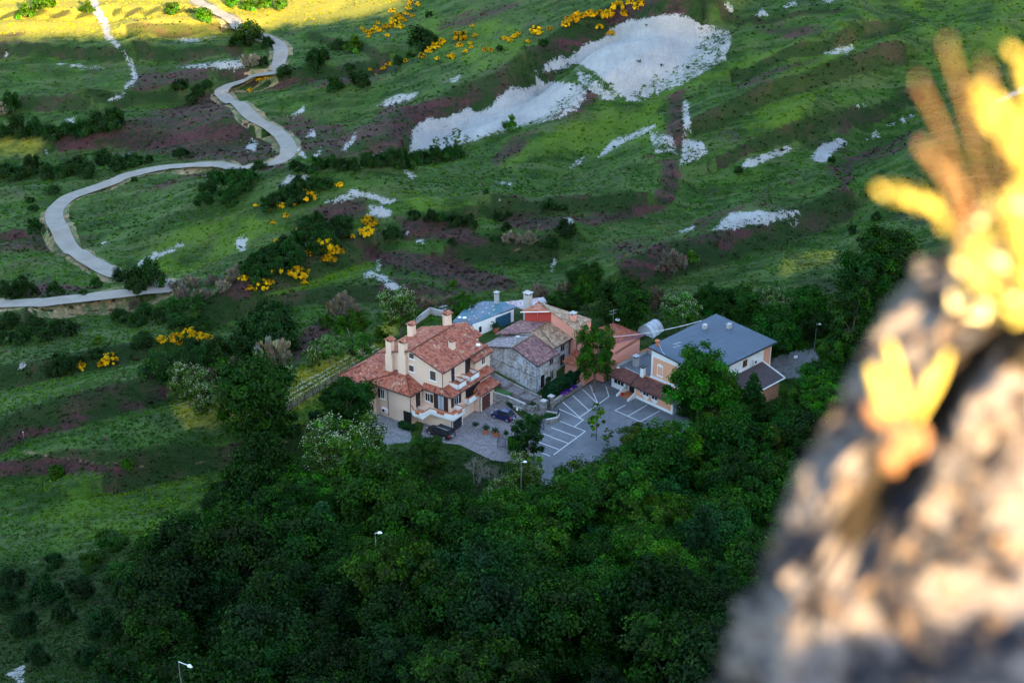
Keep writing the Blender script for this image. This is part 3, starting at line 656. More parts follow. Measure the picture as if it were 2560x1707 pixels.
def wood_mesh(name, seed, h0, tips, r0, mat, nlimb=9, lean=.25):
    """a tapered trunk with limbs that run out to clumps of the crown"""
    rng = np.random.default_rng(seed); b = MB()
    top = np.array([rng.normal(0, lean), rng.normal(0, lean), h0 * 1.0]); p = np.zeros(3); p[2] = -.6
    n = 5; prev = p; rp = r0 * 1.25
    for i in range(1, n + 1):
        f = i / n; q = np.array([top[0] * f + rng.normal(0, .06), top[1] * f + rng.normal(0, .06), -.6 + (top[2] + .6) * f]); r = r0 * (1.15 - .5 * f)
        b.tube(prev, q, rp, 7, r); prev, rp = q, r
    sel = tips[rng.permutation(len(tips))[:nlimb]]
    for tp_ in sel:
        tp_ = np.array([tp_[0], -tp_[1], tp_[2]]); s_ = top * rng.uniform(.6, 1.0)
        mid = s_ * .45 + tp_ * .55 + rng.normal(0, .25, 3); mid[2] += .3
        b.tube(s_, mid, r0 * .42, 5, r0 * .25); b.tube(mid, tp_, r0 * .25, 4, r0 * .07)
    o = b.build(name, mat); me = o.data; bpy.data.objects.remove(o); return me
PROTO = {}
def add_proto(kind, crown, wood, r, h, blossom=None): PROTO.setdefault(kind, []).append((crown, wood, blossom, r, h))
def make_tree(kind, seed, R, zc, ncl, nleaf, size, base, cr, th, r0, bloss=0, bark=None, **kw):
    cm, cc, rad = crown_mesh(kind + "_crown", seed, R, ncl, nleaf, size, base, cr, **kw)
    v = np.empty(len(cm.vertices) * 3, np.float32); cm.vertices.foreach_get("co", v); v[2::3] += zc; cm.vertices.foreach_set("co", v)
    tips = cc + np.array([0, 0, zc])
    wm = wood_mesh(kind + "_trunk", seed + 50, th, tips, r0, bark or BARK)
    bl = None
    if bloss:
        rng = np.random.default_rng(seed + 9); k = rng.integers(0, len(cc), bloss)
        k = k[(cc[k][:, 2] > -.3 * R[2])]
        o = unit(len(k), rng); o[:, 2] = np.abs(o[:, 2]) * .8
        C = tips[k] + o * (rad[k] * rng.uniform(.75, 1.12, len(k)))[:, None]
        rep = 4; C = np.repeat(C, rep, 0) + rng.normal(0, .11, (len(k) * rep, 3)) * np.array([1, 1, 1.5])
        bl = leaf_mesh(kind + "_blossom", C, unit(len(C), rng), .10, jit((.50, .54, .36), len(C), rng, .12, .03), LEAF, rng)
    add_proto(kind, cm, wm, max(R[0], R[1]), zc + R[2], bl)
G_MID = (.023, .064, .012); G_DARK = (.016, .042, .009); G_BRI = (.054, .110, .012); G_BLU = (.022, .056, .026); G_BRO = (.075, .055, .016)
for s in range(4): make_tree("broadleaf_tree", 10 + s, (3.5 - .2 * s, 3.3, 3.3 + .25 * s), 5.2, 125, 16500, .195, G_MID, 1.0, 3.6, .24)
for s in range(3): make_tree("ash_tree", 30 + s, (3.3, 3.0 + .2 * s, 3.9), 5.6, 140, 12000, .18, G_MID, .74, 4.2, .20, low=-.9, flat=.6)
for s in range(2): make_tree("acacia", 40 + s, (3.6, 3.3, 3.2), 5.2, 95, 8500, .19, (.044, .096, .017), .78, 3.6, .18, bloss=620, low=-.85)
for s in range(2): make_tree("slim_tree", 60 + s, (1.9, 1.9, 4.2), 4.9, 80, 7500, .18, G_DARK, .62, 5.0, .16, low=-.9)
for s in range(2): make_tree("young_tree", 70 + s, (1.5, 1.5, 1.6), 2.6, 40, 1500, .20, (.044, .096, .016), .42, 2.2, .08, bloss=90 * s)
for s in range(1): make_tree("sapling", 80 + s, (1.35, 1.3, 2.2), 3.4, 26, 620, .22, G_BRI, .40, 4.2, .07)
def cedar(seed):
    rng = np.random.default_rng(seed); C = []; N = []; b = MB(); H = 11.0
    b.tube((0, 0, -.6), (0, 0, H), .26, 7, .03)
    z = 1.6
    while z < H - .3:
        L = 3.9 * (1 - (z / H)) ** .75 + .35; nb = rng.integers(5, 8); a0 = rng.uniform(0, 6)
        for i in range(nb):
            a = a0 + i * 2 * math.pi / nb + rng.normal(0, .2); l = L * rng.uniform(.7, 1.15)
            dx, dy = math.cos(a), math.sin(a); droop = rng.uniform(.18, .34)
            b.tube((0, 0, z), (dx * l, -dy * l, z + .12 * l - droop * l), .05, 4, .015)
            m = int(46 * l); f = rng.uniform(.1, 1, m) ** .7; wd = (.16 + .42 * (1 - f) + .12) * rng.normal(0, 1, m) * .55 * l / 2.5
            x = dx * l * f - dy * wd; y = dy * l * f + dx * wd; zz = z + .12 * l * f - droop * l * f ** 1.6 - np.abs(wd) * .35 + rng.normal(0, .05, m)
            C.append(np.column_stack((x, y, zz))); n_ = np.column_stack((rng.normal(0, .35, m) + dx * .2, rng.normal(0, .35, m) + dy * .2, np.ones(m))); N.append(n_ / np.linalg.norm(n_, axis=1)[:, None])
        z += rng.uniform(.38, .62) * (1 - .3 * z / H)
    C = np.concatenate(C); N = np.concatenate(N)
    cm = leaf_mesh("cedar_crown", C, N, .19, jit((.020, .060, .020), len(C), rng, .3), LEAF, rng, long=2.4)
    o = b.build("cedar_trunk", BARK); me = o.data; bpy.data.objects.remove(o); add_proto("cedar_tree", cm, me, 3.9, H)
cedar(5); cedar(6)
# bushes: one mesh each
def bush(kind, seed, R, ncl, nleaf, size, base, cr, mix=None, frac=0.0, long=1.45, low=-.15, up=None):
    rng = np.random.default_rng(seed); cc, cd = clumps(rng, ncl, R, low, .3)
    k = rng.integers(0, len(cc), nleaf); o = unit(nleaf, rng) * (rng.uniform(0, 1, nleaf) ** .45)[:, None]; rad = cr * rng.uniform(.6, 1.3, len(cc))
    C = cc[k] + o * rad[k][:, None]; C[:, 2] = C[:, 2] + R[2] * .35
    C = C[C[:, 2] > -.3]; n = len(C); k = k[:n]
    N = C / np.linalg.norm(C, axis=1)[:, None] + np.array([0, 0, .4]) + unit(n, rng) * .8; N /= np.linalg.norm(N, axis=1)[:, None]
    col = jit(base, len(cc), rng, .2)[k] * rng.lognormal(0, .25, n)[:, None]
    if mix is not None:
        out = (C[:, 2] / R[2] + .5 * np.hypot(C[:, 0] / R[0], C[:, 1] / R[1])); cf = rng.uniform(size=len(cc))[k]
        m = (rng.uniform(size=n) < .95) & (cf < frac) & (out > .45); col[m] = jit(mix, m.sum(), rng, .12, .05)
    T_ = None
    if up: T_ = C / np.linalg.norm(C, axis=1)[:, None] * .7 + np.array([0, 0, up]) + unit(n, rng) * .35; T_ /= np.linalg.norm(T_, axis=1)[:, None]
    me = leaf_mesh(kind, C, N, size, np.clip(col, 0, 1), LEAF, rng, long, T_); add_proto(kind, me, None, R[0], R[2] * 1.35)
for s in range(4): bush("bush", 100 + s, (2.2, 2.0, 2.1 + .15 * s), 34, 3200, .24, (.020, .052, .014), .75)
for s in range(3): bush("broom_bush", 110 + s, (1.9, 1.8, 1.4), 40, 2400, .20, (.040, .068, .013), .42, (.84, .47, .006), .78)
for s in range(2): bush("tamarisk", 120 + s, (2.3, 2.1, 2.2), 90, 5200, .10, (.235, .20, .145), .34, long=5.5, up=1.0)
for s in range(2): bush("spring_bush", 130 + s, (1.8, 1.7, 1.9), 34, 2000, .25, (.050, .110, .016), .55)
def bare(seed):
    rng = np.random.default_rng(seed); b = MB()
    def grow(p, d, l, r, lv):
        q = p + d * l; b.tube(p, q, r, 4, r * .65)
        if lv == 0: return
        for _ in range(4 if lv > 1 else 5):
            nd = d + rng.normal(0, .42, 3); nd[2] += .12; nd /= np.linalg.norm(nd); grow(q, nd, l * rng.uniform(.6, .85), r * .55, lv - 1)
    for _ in range(5):
        d = np.array([rng.normal(0, .25), rng.normal(0, .25), 1.0]); d /= np.linalg.norm(d); grow(np.array([rng.normal(0, .5), rng.normal(0, .5), -.2]), d, 1.7, .06, 3)
    o = b.build("bare_shrub", TWIG); me = o.data; bpy.data.objects.remove(o); add_proto("bare_shrub", me, None, 2.6, 5.2)
bare(3); bare(4)

ORD = ["leftmost", "second from left", "third from left", "fourth from left", "fifth from left", "sixth from left", "seventh from left", "eighth from left",
       "ninth from left", "tenth from left", "eleventh from left", "twelfth from left", "thirteenth from left", "fourteenth from left", "fifteenth from left", "sixteenth from left"]
used = {}
def plant(kind, x, y, r, label, cat, group=None, tint=(1, 1, 1), hs=1.0, z=None, var=None, parts=True):
    pr = PROTO[kind]; i = random.randrange(len(pr)) if var is None else var % len(pr)
    cm, wm, bl, rp, hp = pr[i]; s = r / (rp * 1.02); z0 = float(zq(x, y)[0]) if z is None else z
    rot = random.uniform(0, 6.283); sc = (s, s, s * hs); tc = (*tint, 1)
    if wm is None:
        o = link(kind, cm); o.location = (x, y, z0); o.rotation_euler = (0, 0, rot); o.scale = sc; o.color = tc
        return tag(o, label, cat, group)
    if kind in ('broadleaf_tree', 'ash_tree'): z0 -= .26 * r
    e = thing(kind, label, cat, (x, y, z0), rot, group); e.scale = sc
    o = link("crown", cm, e); o.color = tc
    link("trunk", wm, e)
    if bl: link("blossom", bl, e)
    return e
def spot(u, v, w, k, hs=1.0):
    """ground point of a plant whose crown, w pixels wide, is centred on (u, v); k = height of the crown's centre per radius"""
    z = 0.0; r = 2.0
    x, y, g = ground(u, v + w * .3); x, y = float(x[0]), float(y[0])
    for _ in range(8):
        z = float(zq(x, y)[0]); _, _, dep = pix(x, y, z); r = w / 2 * dep / FPX
        nx, ny = on_ray(u, v, z + k * r * hs); x, y = .5 * x + .5 * nx, .5 * y + .5 * ny
    return x, y, r
KC = {"broadleaf_tree": 1.22, "ash_tree": 1.35, "acacia": 1.45, "slim_tree": 2.5, "young_tree": 1.7, "sapling": 2.4, "cedar_tree": 1.5, "bush": .62, "broom_bush": .45, "tamarisk": .55, "spring_bush": .65, "bare_shrub": 1.0}
def row(items, kind, desc, where, cat, group, tint=(1, 1, 1), hs=1.0):
    """a cluster of like plants; each label counts them from the left of the picture"""
    items = sorted(items)
    for i, it in enumerate(items):
        u, v, w = it[:3]; w = w * (1.5 if hs < .7 else 1); x, y, r = spot(u, v, w, KC[kind], hs)
        lab = f"{desc} {where}" if len(items) == 1 else f"{desc}, {ORD[i]} {where}"
        k = random.uniform(.85, 1.15)
        plant(kind, x, y, r, lab, cat, group, tuple(c_ * k for c_ in tint), hs)
W1 = (1, 1, 1); DK = (.78, .80, .62); GY = (1.0, 1.02, 1.25)
row([(625,96,70),(596,104,46),(670,109,34)], "bush", "dark bush", "at the bend of the far road below the sunlit field", "bush", "dark bushes on the far hillside", DK)
row([(654,155,30),(710,182,40),(788,178,56)], "bush", "dark round bush", "right of the far road where it dips", "bush", "dark bushes on the far hillside", DK)
row([(845,112,40),(803,138,42),(872,174,24),(900,200,52),(838,215,44)], "bush", "dark bush", "on the slope below the upper left broom", "bush", "dark bushes on the far hillside", DK)
row([(630,154,50)], "tamarisk", "grey feathery shrub", "beside the far road above the heather terraces", "shrub", "grey feathery shrubs", (.95,.97,1))
row([(886,114,46)], "spring_bush", "mid green bush", "on the slope left of the upper broom patches", "bush", None)
row([(512,44,46),(580,6,38),(622,14,38),(662,8,40),(702,14,36)], "spring_bush", "sunlit bush", "beside the sunlit road at the top", "bush", "sunlit bushes at the top of the valley")
row([(110,8,60),(62,20,44),(222,33,34),(430,12,40)], "spring_bush", "sunlit bush", "in the sunlit field at the top left", "bush", "sunlit bushes at the top of the valley")
row([(453,238,38),(480,250,34),(497,224,38),(518,210,28)], "bush", "dark bush", "on the terrace left of the S bend", "bush", "dark bushes on the far hillside", DK)
row([(27,262,52),(45,322,56),(88,326,52),(130,334,50),(170,325,52),(210,336,50),(252,318,56),(290,322,54),(5,330,50)], "bush", "dark tree-like bush", "in the hedge below the left terraces", "bush", "dark hedge bushes below the left terraces", DK, 1.15)
row([(8,275,42)], "tamarisk", "grey feathery shrub", "at the left edge beside the dark hedge", "shrub", "grey feathery shrubs", (.95,.97,1))
row([(12,425,50),(45,432,46),(80,415,50),(118,430,48),(158,428,46),(192,414,52),(220,428,46),(258,396,46)], "bush", "dark bush", "in the thicket above the left road bend", "bush", "dark bushes above the left road bend", DK, 1.1)
row([(288,410,54),(326,400,50),(373,400,24),(455,384,42)], "bush", "dark round bush", "on the meadow above the left road bend", "bush", "dark bushes above the left road bend", DK)
row([(88,567,44),(84,522,26),(132,473,30),(335,449,16),(75,500,20)], "bush", "dark bush", "left of the left road bend", "bush", "dark bushes left of the road bend", DK)
row([(650,415,36)], "bush", "dark round bush", "on the crest of the knoll beside the road", "bush", None, DK, 1.2)
row([(520,472,44),(548,455,46),(580,445,48),(605,438,44),(560,488,44),(510,500,46),(592,470,46),(626,440,40),(540,440,42),(575,500,40),(610,462,40)], "bush", "dark green bush", "in the thicket on the knoll's left flank", "bush", "thicket on the left flank of the knoll", (.88,1,.75))
row([(745,457,42),(784,457,44),(812,460,42),(715,480,44),(692,495,46),(669,513,42),(753,490,44),(735,505,36)], "bush", "dark green bush", "in the thicket by the white path on the knoll", "bush", "thicket by the white path", DK)
row([(774,490,38),(703,513,24),(734,507,22),(849,461,22),(671,520,18),(640,513,14),(716,537,18),(682,556,14),(760,478,16)], "broom_bush", "yellow broom", "around the thicket by the white path", "bush", "yellow broom on the knoll")
row([(862,558,46),(832,570,52),(800,577,52),(770,592,52),(740,604,54),(710,614,52),(688,628,52),(660,642,50),(638,656,48),(762,562,46),(792,551,44),(850,586,48)], "bush", "dark green bush", "in the upper part of the long thicket", "bush", "long thicket on the knoll", DK)
row([(822,602,50),(782,624,52),(742,644,52),(702,662,50),(670,676,46),(640,690,44),(612,672,40),(720,625,50),(795,600,50)], "bush", "dark green bush", "in the lower part of the long thicket", "bush", "long thicket on the knoll", (.88,1,.75))
row([(923,551,42),(917,578,42),(800,556,22),(776,564,26),(753,572,24),(815,612,52),(837,626,38),(820,645,34),(768,632,28),(743,643,28),(690,600,12),(880,590,18)], "broom_bush", "yellow broom", "in the upper part of the long thicket", "bush", "yellow broom on the knoll")
row([(742,680,54),(690,671,40),(657,712,38),(638,675,20),(610,694,24),(672,705,24),(625,720,22),(760,705,18),(700,655,22)], "broom_bush", "yellow broom", "along the foot of the long thicket", "bush", "yellow broom on the knoll")
row([(986,584,48),(1032,537,32)], "bush", "dark round bush", "on the purple slope right of the broom", "bush", "dark bushes on the purple slope", DK, 1.2)
row([(1078,543,32),(1101,546,32),(1138,550,36),(1175,555,34)], "bush", "dark round bush", "in the row of four across the purple slope", "bush", "dark bushes on the purple slope", DK, 1.25)
row([(1130,610,24),(1237,597,20),(1266,568,24)], "bush", "small dark bush", "scattered low on the purple slope", "bush", "dark bushes on the purple slope", DK)
row([(1134,708,20)], "spring_bush", "small lime green bush", "on the purple slope above the white garage", "bush", None, (1.2,1.2,1), 1.4)
row([(1247,528,26),(1272,528,18),(1374,516,36),(1215,480,16),(1410,520,20)], "bush", "dark bush", "in the hollow above the purple band", "bush", "dark bushes in the hollow", DK)
row([(1375,607,38),(1415,603,48)], "bush", "dark round bush", "in the pair beside the small white path", "bush", "pair of dark bushes", DK, 1.2)
row([(1277,595,46),(1323,597,46)], "tamarisk", "grey feathery shrub", "on the terrace below the purple band", "shrub", "grey feathery shrubs", (.95,.95,.95))
row([(740,417,38),(797,415,46),(830,408,40),(857,413,42),(882,414,36),(770,425,30)], "bush", "dark bush", "in the hedge right of the S bend", "bush", "hedge under the white scar", DK)
row([(918,400,40),(945,404,44),(972,393,52),(1002,402,50),(1030,405,46),(1052,396,42),(1090,391,44),(1118,386,42),(1142,384,40)], "bush", "dark green bush", "in the hedge under the lower white scar", "bush", "hedge under the white scar", (.88,1,.75), 1.15)
row([(1278,314,36)], "spring_bush", "lone green bush", "against the lower white scar", "bush", None, (.8,.9,.9), 1.3)
row([(1142,345,26),(1090,362,20),(1165,350,14),(1115,355,16)], "sapling", "thin sapling", "in front of the lower white scar", "tree", "saplings in front of the white scar")
row([(1020,20,18),(1026,8,18),(1014,34,16),(1004,46,18),(986,54,30),(995,38,18),(970,66,28),(1000,66,22),(1031,40,14),(1045,10,16),(1012,52,14),(980,28,20)], "broom_bush", "yellow broom", "in the dense upper half of the top patch", "bush", "yellow broom at the top")
row([(950,76,20),(938,70,18),(925,82,22),(912,78,14),(920,92,12),(968,88,14),(945,58,14),(905,70,12)], "broom_bush", "yellow broom", "at the lower end of the top patch", "bush", "yellow broom at the top")
row([(1150,92,40),(1105,105,26),(1085,118,30),(1070,128,20),(1055,140,20),(1127,140,24),(1150,112,20),(1163,128,16),(1175,108,14),(1092,146,14),(1188,88,14),(1178,118,14)], "broom_bush", "yellow broom", "in the middle patch beside the dark round tree", "bush", "yellow broom on the upper hill")
row([(975,160,20),(960,170,18),(938,170,14),(1015,152,14),(925,168,12)], "broom_bush", "small yellow broom", "scattered left of the middle patch", "bush", "yellow broom on the upper hill")
row([(1262,95,18),(1275,100,16),(1285,91,18),(1296,85,14),(1340,77,36),(1375,72,18),(1320,103,14),(1213,124,16),(1228,125,14),(1181,65,12)], "broom_bush", "yellow broom", "in the small clumps above the upper scar", "bush", "yellow broom on the upper hill")
row([(1415,60,26),(1432,46,36),(1442,36,24),(1476,32,32),(1500,28,24),(1520,16,40),(1546,10,40),(1500,42,22),(1562,26,28),(1590,18,20),(1602,8,30),(1576,4,24),(1458,40,22),(1530,32,22)], "broom_bush", "yellow broom", "in the big bright patch above the upper scar", "bush", "yellow broom on the upper hill")
row([(648,186,20),(622,197,16),(665,190,14)], "broom_bush", "small yellow broom", "below the bend of the far road", "bush", "yellow broom by the far road")
row([(1055,102,68)], "bush", "big dark round tree", "left of the middle broom patch", "bush", None, DK, 1.2)
row([(995,153,30),(1359,108,24),(1249,123,20),(1072,38,20),(1025,140,20)], "bush", "dark bush", "scattered on the upper hill between broom patches", "bush", "dark bushes on the upper hill", DK)
row([(2190,542,28),(2131,576,26),(1847,426,24),(2080,400,20)], "bush", "dark bush", "on the slope left of the foreground stalks", "bush", "dark bushes on the right slope", (.92,1,.8))
row([(1727,643,34),(1700,655,20)], "spring_bush", "bright green bush", "left of the grey shrub on the right terraces", "bush", "bright bushes on the right terraces")
row([(1678,656,76)], "tamarisk", "big grey feathery shrub", "on the terrace behind the houses", "shrub", "grey feathery shrubs", (.95,.95,.95))
row([(404,846,28),(438,842,36),(472,834,40),(500,838,30),(448,855,24),(485,854,24),(522,842,24)], "broom_bush", "yellow broom", "on the mound left of the dark thicket", "bush", "yellow broom on the mound")
row([(272,898,42),(200,913,30),(252,908,20)], "broom_bush", "yellow broom", "on the lower left bank", "bush", "yellow broom on the lower left bank")
row([(376,690,70),(335,706,62),(300,690,38),(357,715,50)], "bush", "very dark tree-like bush", "at the hairpin of the road", "bush", "dark bushes at the hairpin", DK, 1.25)
row([(55,722,62),(8,720,42),(136,724,40),(30,735,40),(208,732,22),(240,708,32)], "bush", "dark bush", "on the meadow inside the road loop", "bush", "dark bushes inside the road loop", DK)
row([(476,708,48),(455,734,46),(506,738,46),(595,680,48),(557,717,42),(530,700,36),(570,700,34),(440,715,36)], "tamarisk", "grey feathery shrub", "between the hairpin and the broom", "shrub", "grey feathery shrubs by the hairpin", (.92,.95,1))
row([(340,760,36)], "tamarisk", "grey feathery shrub", "below the hairpin road", "shrub", None, (.9,.9,.9))
row([(425,762,48),(462,762,46),(492,768,48),(400,792,48),(440,802,48),(360,778,46),(300,790,46),(340,802,46),(480,802,46),(500,806,50)], "bush", "mid green bush", "in the thicket below the hairpin", "bush", "mid green thicket below the hairpin", (1.1,1.15,.9))
row([(22,806,58),(82,812,62),(140,822,48),(174,824,52),(12,845,46),(55,845,46),(110,838,46)], "bush", "dark bush", "in the thicket at the left below the road", "bush", "dark thicket below the road", DK)
row([(247,853,30)], "spring_bush", "small bright green bush", "on the meadow below the road", "bush", None, (1.1,1.1,1))
row([(357,853,56),(150,913,62),(190,905,40),(130,925,40),(240,884,38)], "bush", "dark bush", "beside the lower left broom", "bush", "dark bushes by the lower left broom", DK)
row([(690,803,92),(650,830,92),(612,850,84),(702,848,84),(592,880,64),(540,882,72),(498,892,62),(470,862,52),(640,870,70),(660,790,70)], "bush", "dark leafy bush", "in the big thicket left of the beige villa", "bush", "big thicket left of the villa", DK, 1.15)
row([(391,917,74),(440,905,60),(420,940,50)], "bush", "mid green bush", "left of the white flowering pair of trees", "bush", "mid green bushes on the left slope", (1,1.1,.9), 1.1)
row([(683,887,98)], "tamarisk", "big beige feathery shrub", "behind the dark tree left of the villa", "shrub", "beige feathery shrubs near the villa", (1,1,.95), 1.1)
row([(586,910,46),(523,935,38)], "tamarisk", "small beige feathery shrub", "behind the white flowering trees", "shrub", "beige feathery shrubs near the villa", (1,.95,.9))
row([(859,764,82)], "tamarisk", "beige feathery shrub", "on the slope above the villa's garden", "shrub", "beige feathery shrubs near the villa", (1,.95,.9))
row([(1059,763,58),(1038,760,40)], "tamarisk", "beige feathery shrub", "between the acacia and the teal-roofed garage", "shrub", "beige feathery shrubs near the villa", (1,.95,.9))
row([(1122,762,54)], "tamarisk", "beige feathery shrub", "left of the teal-roofed garage", "shrub", "beige feathery shrubs near the villa", (1,.95,.9))
row([(816,806,32),(851,815,38),(897,806,48),(948,840,36),(880,790,30)], "spring_bush", "young green bush", "in the garden above the villa", "bush", "young bushes in the villa's garden", (.78,.85,.7), 1.2)
# the trees one can tell apart
TREES = [
 ("broadleaf_tree",(640,990,190),"large dense dark green tree left of the villa's fence",(.66,.76,.6),1.0),
 ("acacia",(468,960,104),"white flowering tree left of the large dark tree",W1,.9), ("acacia",(545,985,100),"white flowering tree touching the large dark tree",W1,1.0),
 ("young_tree",(500,1020,40),"small sparse young tree in front of the white flowering pair",W1,1.0), ("young_tree",(712,935,52),"sparse young tree right of the large dark tree",W1,1.0),
 ("acacia",(823,868,78),"white flowering garden tree on straw-coloured grass above the fence",W1,.85), ("young_tree",(783,890,44),"thin flowering young tree left of the garden tree",W1,1.2),
 ("young_tree",(905,866,66),"leafy garden tree beside the fence and the villa's roof",(.8,.9,1),1.0),
 ("broadleaf_tree",(872,1000,128),"dark round tree against the villa's left wall",(.62,.78,.75),.95),
 ("acacia",(872,1125,215),"large acacia covered in white blossom below the villa",W1,.85),
 ("ash_tree",(1070,1140,100),"leafy tree just below the black estate car",(1.05,1.05,.9),.9),
 ("slim_tree",(1319,1100,72),"upright dark tree between driveway and car park",(.8,1,1),.8),
 ("acacia",(998,768,104),"pale flowering acacia on the slope behind the villa",(1,1,1),1.05),
 ("ash_tree",(1157,765,58),"fresh green tree beside the teal-roofed garage",(1.2,1.2,.9),1.0),
 ("broadleaf_tree",(1557,757,128),"large dark tree behind the striped red roof",(.64,.76,.68),1.05), ("broadleaf_tree",(1462,735,54),"fresh green tree left of the large dark tree behind the houses",(1.3,1.4,.9),1.3),
 ("broadleaf_tree",(1408,760,76),"dark bushy tree right behind the salmon house's roof",(.68,.82,.65),.9), ("broadleaf_tree",(1464,697,84),"dark tree on the bank farthest behind the houses",(.72,.84,.65),.8),
 ("tamarisk",(1414,724,44),"beige feathery shrub among the trees behind the salmon house",(1,.95,.9),1.2), ("tamarisk",(1345,730,54),"beige feathery shrub above the carport",(1,.95,.9),1.0),
 ("tamarisk",(1640,752,60),"brownish feathery tree between dark tree and flowering acacia",(.85,.78,.7),1.5), ("acacia",(1703,770,92),"acacia with cream blossom behind the white tunnel",(.95,1,.95),1.05),
 ("broadleaf_tree",(1772,758,80),"dark tree behind the peak of the blue roof",(.62,.75,.6),1.0), ("broadleaf_tree",(1848,757,96),"dense green tree behind the blue roof",(.8,.95,.85),1.0),
 ("acacia",(1927,752,84),"dark acacia with few blossoms right of the blue roof's ridge",(.78,.85,.7),1.0), ("broadleaf_tree",(2022,762,100),"dark tree above the far street lamp",(.72,.84,.65),1.0),
 ("broadleaf_tree",(1938,838,124),"broad dark chestnut right of the blue roof",(.72,.88,.75),.95), ("broadleaf_tree",(2045,812,84),"dark tree behind the far street lamp",(.62,.75,.6),1.0),
 ("broadleaf_tree",(2158,712,140),"big dark tree where the slope meets the foreground rock",(.6,.75,.65),1.0), ("broadleaf_tree",(2225,640,150),"rounded dark tree highest on the right slope",(.7,.8,.6),.8),
 ("slim_tree",(2122,830,96),"tall narrow conifer-like tree left of the foreground rock",(1,1.15,.85),1.0), ("ash_tree",(2095,890,100),"bright green tree below the tall narrow one",(1.1,1.2,.9),1.0),
 ("sapling",(1491,1052,46),"slender sapling standing alone at the car park's edge",(1.3,1.3,1),1.05), ("sapling",(1520,1092,30),"small sapling beside the taller one at the car park",(1.3,1.3,1),.8),
 ("ash_tree",(1850,1036,78),"mid green tree below the brown metal roof, left of two",(1.0,1.05,.9),.9), ("broadleaf_tree",(1925,1036,84),"mid green tree below the brown metal roof's right corner",(.9,1.0,.85),.9), ("ash_tree",(1998,1006,88),"bright feathery tree below the gravel lot",(1.3,1.25,.9),.95), ("broadleaf_tree",(2050,950,90),"dark tree beside the rock, below the tall narrow tree",(.7,.85,.65),.95), ("bush",(1716,1020,56),"dense green bush against the white wall beside the peach restaurant front",(1.1,1.2,.8),1.1), ("ash_tree",(1748,1048,50),"bushy green tree at the end of the peach restaurant front",(.9,1,.85),.8),
 ("broadleaf_tree",(1592,1100,92),"brown-topped tree overhanging the car park",(1.9,1.0,1.0),.95),
 ("broadleaf_tree",(1786,1060,82),"brownish tree in the wood right of the car park",(1.9,.95,1.0),.95), ("broadleaf_tree",(1752,1145,80),"dark brownish tree above the middle of the wood",(1.7,.95,1.0),.95),
 ("bare_shrub",(1195,1175,86),"leafless grey shrub below the driveway",W1,1.0), ("bare_shrub",(1236,1190,70),"leafless twiggy shrub beside the clipped hedge",W1,1.0),
 ("acacia",(1315,1180,100),"acacia with cream blossom beside the dark upright tree",(1.2,1.15,.9),1.0), ("acacia",(1260,1225,84),"acacia with cream blossom in the gap below the driveway",(1.2,1.15,.9),.9),
 ("acacia",(1005,1345,86),"acacia with cream blossom beside the hidden street lamp",(1.2,1.15,.9),1.0), ("acacia",(745,1480,100),"acacia with scattered white blossom low in the dark wood",(.66,.72,.7),1.0),
 ("acacia",(690,1600,110),"pale green acacia at the bottom of the dark wood",(.95,1,.9),1.0), ("acacia",(535,1400,90),"dark acacia with sparse blossom at the wood's left edge",(.55,.62,.5),1.0),
 ("cedar_tree",(1055,1450,140),"tall cedar with drooping tiers in the middle of the wood",(1,1,1),1.1), ("cedar_tree",(1800,1480,130),"cedar with drooping branches beside the foreground rock",(1,1.1,.9),1.0),
 ("broadleaf_tree",(560,1510,130),"blue-green round tree in the lower left of the wood",(.7,.9,1.25),1.0), ("broadleaf_tree",(690,1150,60),"blue-grey bushy tree above the wood's left tip",(.6,.85,1.2),.9),
]
KEEP = []
for kind, x, y, r, lab, tint, hs in (("cedar_tree", 35.9, 187.0, 2.9, "drooping cedar in front of the brown metal roof", (1.3, 1.3, .9), 1.1), ("broadleaf_tree", 31.4, 187.6, 2.5, "brown-tinged tree below the round bright green tree", (2.1, .95, 1.0), 1.25), ("broadleaf_tree", 27.9, 186.2, 4.6, "round bright green tree in front of the blue-roofed restaurant", (1.1, 1.25, .9), 1.02), ("ash_tree", 12.9, 197.1, 3.1, "upright feathery green tree in front of the salmon house", (1.15, 1.25, .9), 1.38)):
    plant(kind, x, y, r, lab, "tree", None, tint, hs, z=float(zq(x, y)[0]) + (.34 * r if kind != 'cedar_tree' else 0), var=1); KEEP.append((x, y, r))
for kind, (u, v, w), lab, tint, hs in TREES:
    x, y, r = spot(u, v, w, KC[kind], hs); KEEP.append((x, y, r))
    sr = float(poly_sd(np.array([x]), np.array([y]), REST)[0])
    if sr > -1.5: print('near restaurant', lab, round(x, 1), round(y, 1), round(r, 1), round(sr, 1))
    plant(kind, x, y, r, lab, "shrub" if kind in ("tamarisk", "bare_shrub", "bush") else "tree", None, tint, hs)
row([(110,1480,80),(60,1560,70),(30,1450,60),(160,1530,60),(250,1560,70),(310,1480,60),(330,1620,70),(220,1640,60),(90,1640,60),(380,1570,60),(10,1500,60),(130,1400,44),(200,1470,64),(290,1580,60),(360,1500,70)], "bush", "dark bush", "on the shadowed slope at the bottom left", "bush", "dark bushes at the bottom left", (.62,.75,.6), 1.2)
row([(140,1180,40),(320,1165,34)], "spring_bush", "low leafy bush", "on the green slope below the earth track", "bush", "low bushes below the earth track", (.62,.68,.5))
row([(280,1350,54),(350,1380,50),(420,1350,56),(230,1400,50),(300,1430,56),(420,1430,50),(470,1300,46)], "bush", "dark bush", "between the bright slope and the wood", "bush", "dark bushes at the wood's left edge", (1.15,1.2,.7), .65)
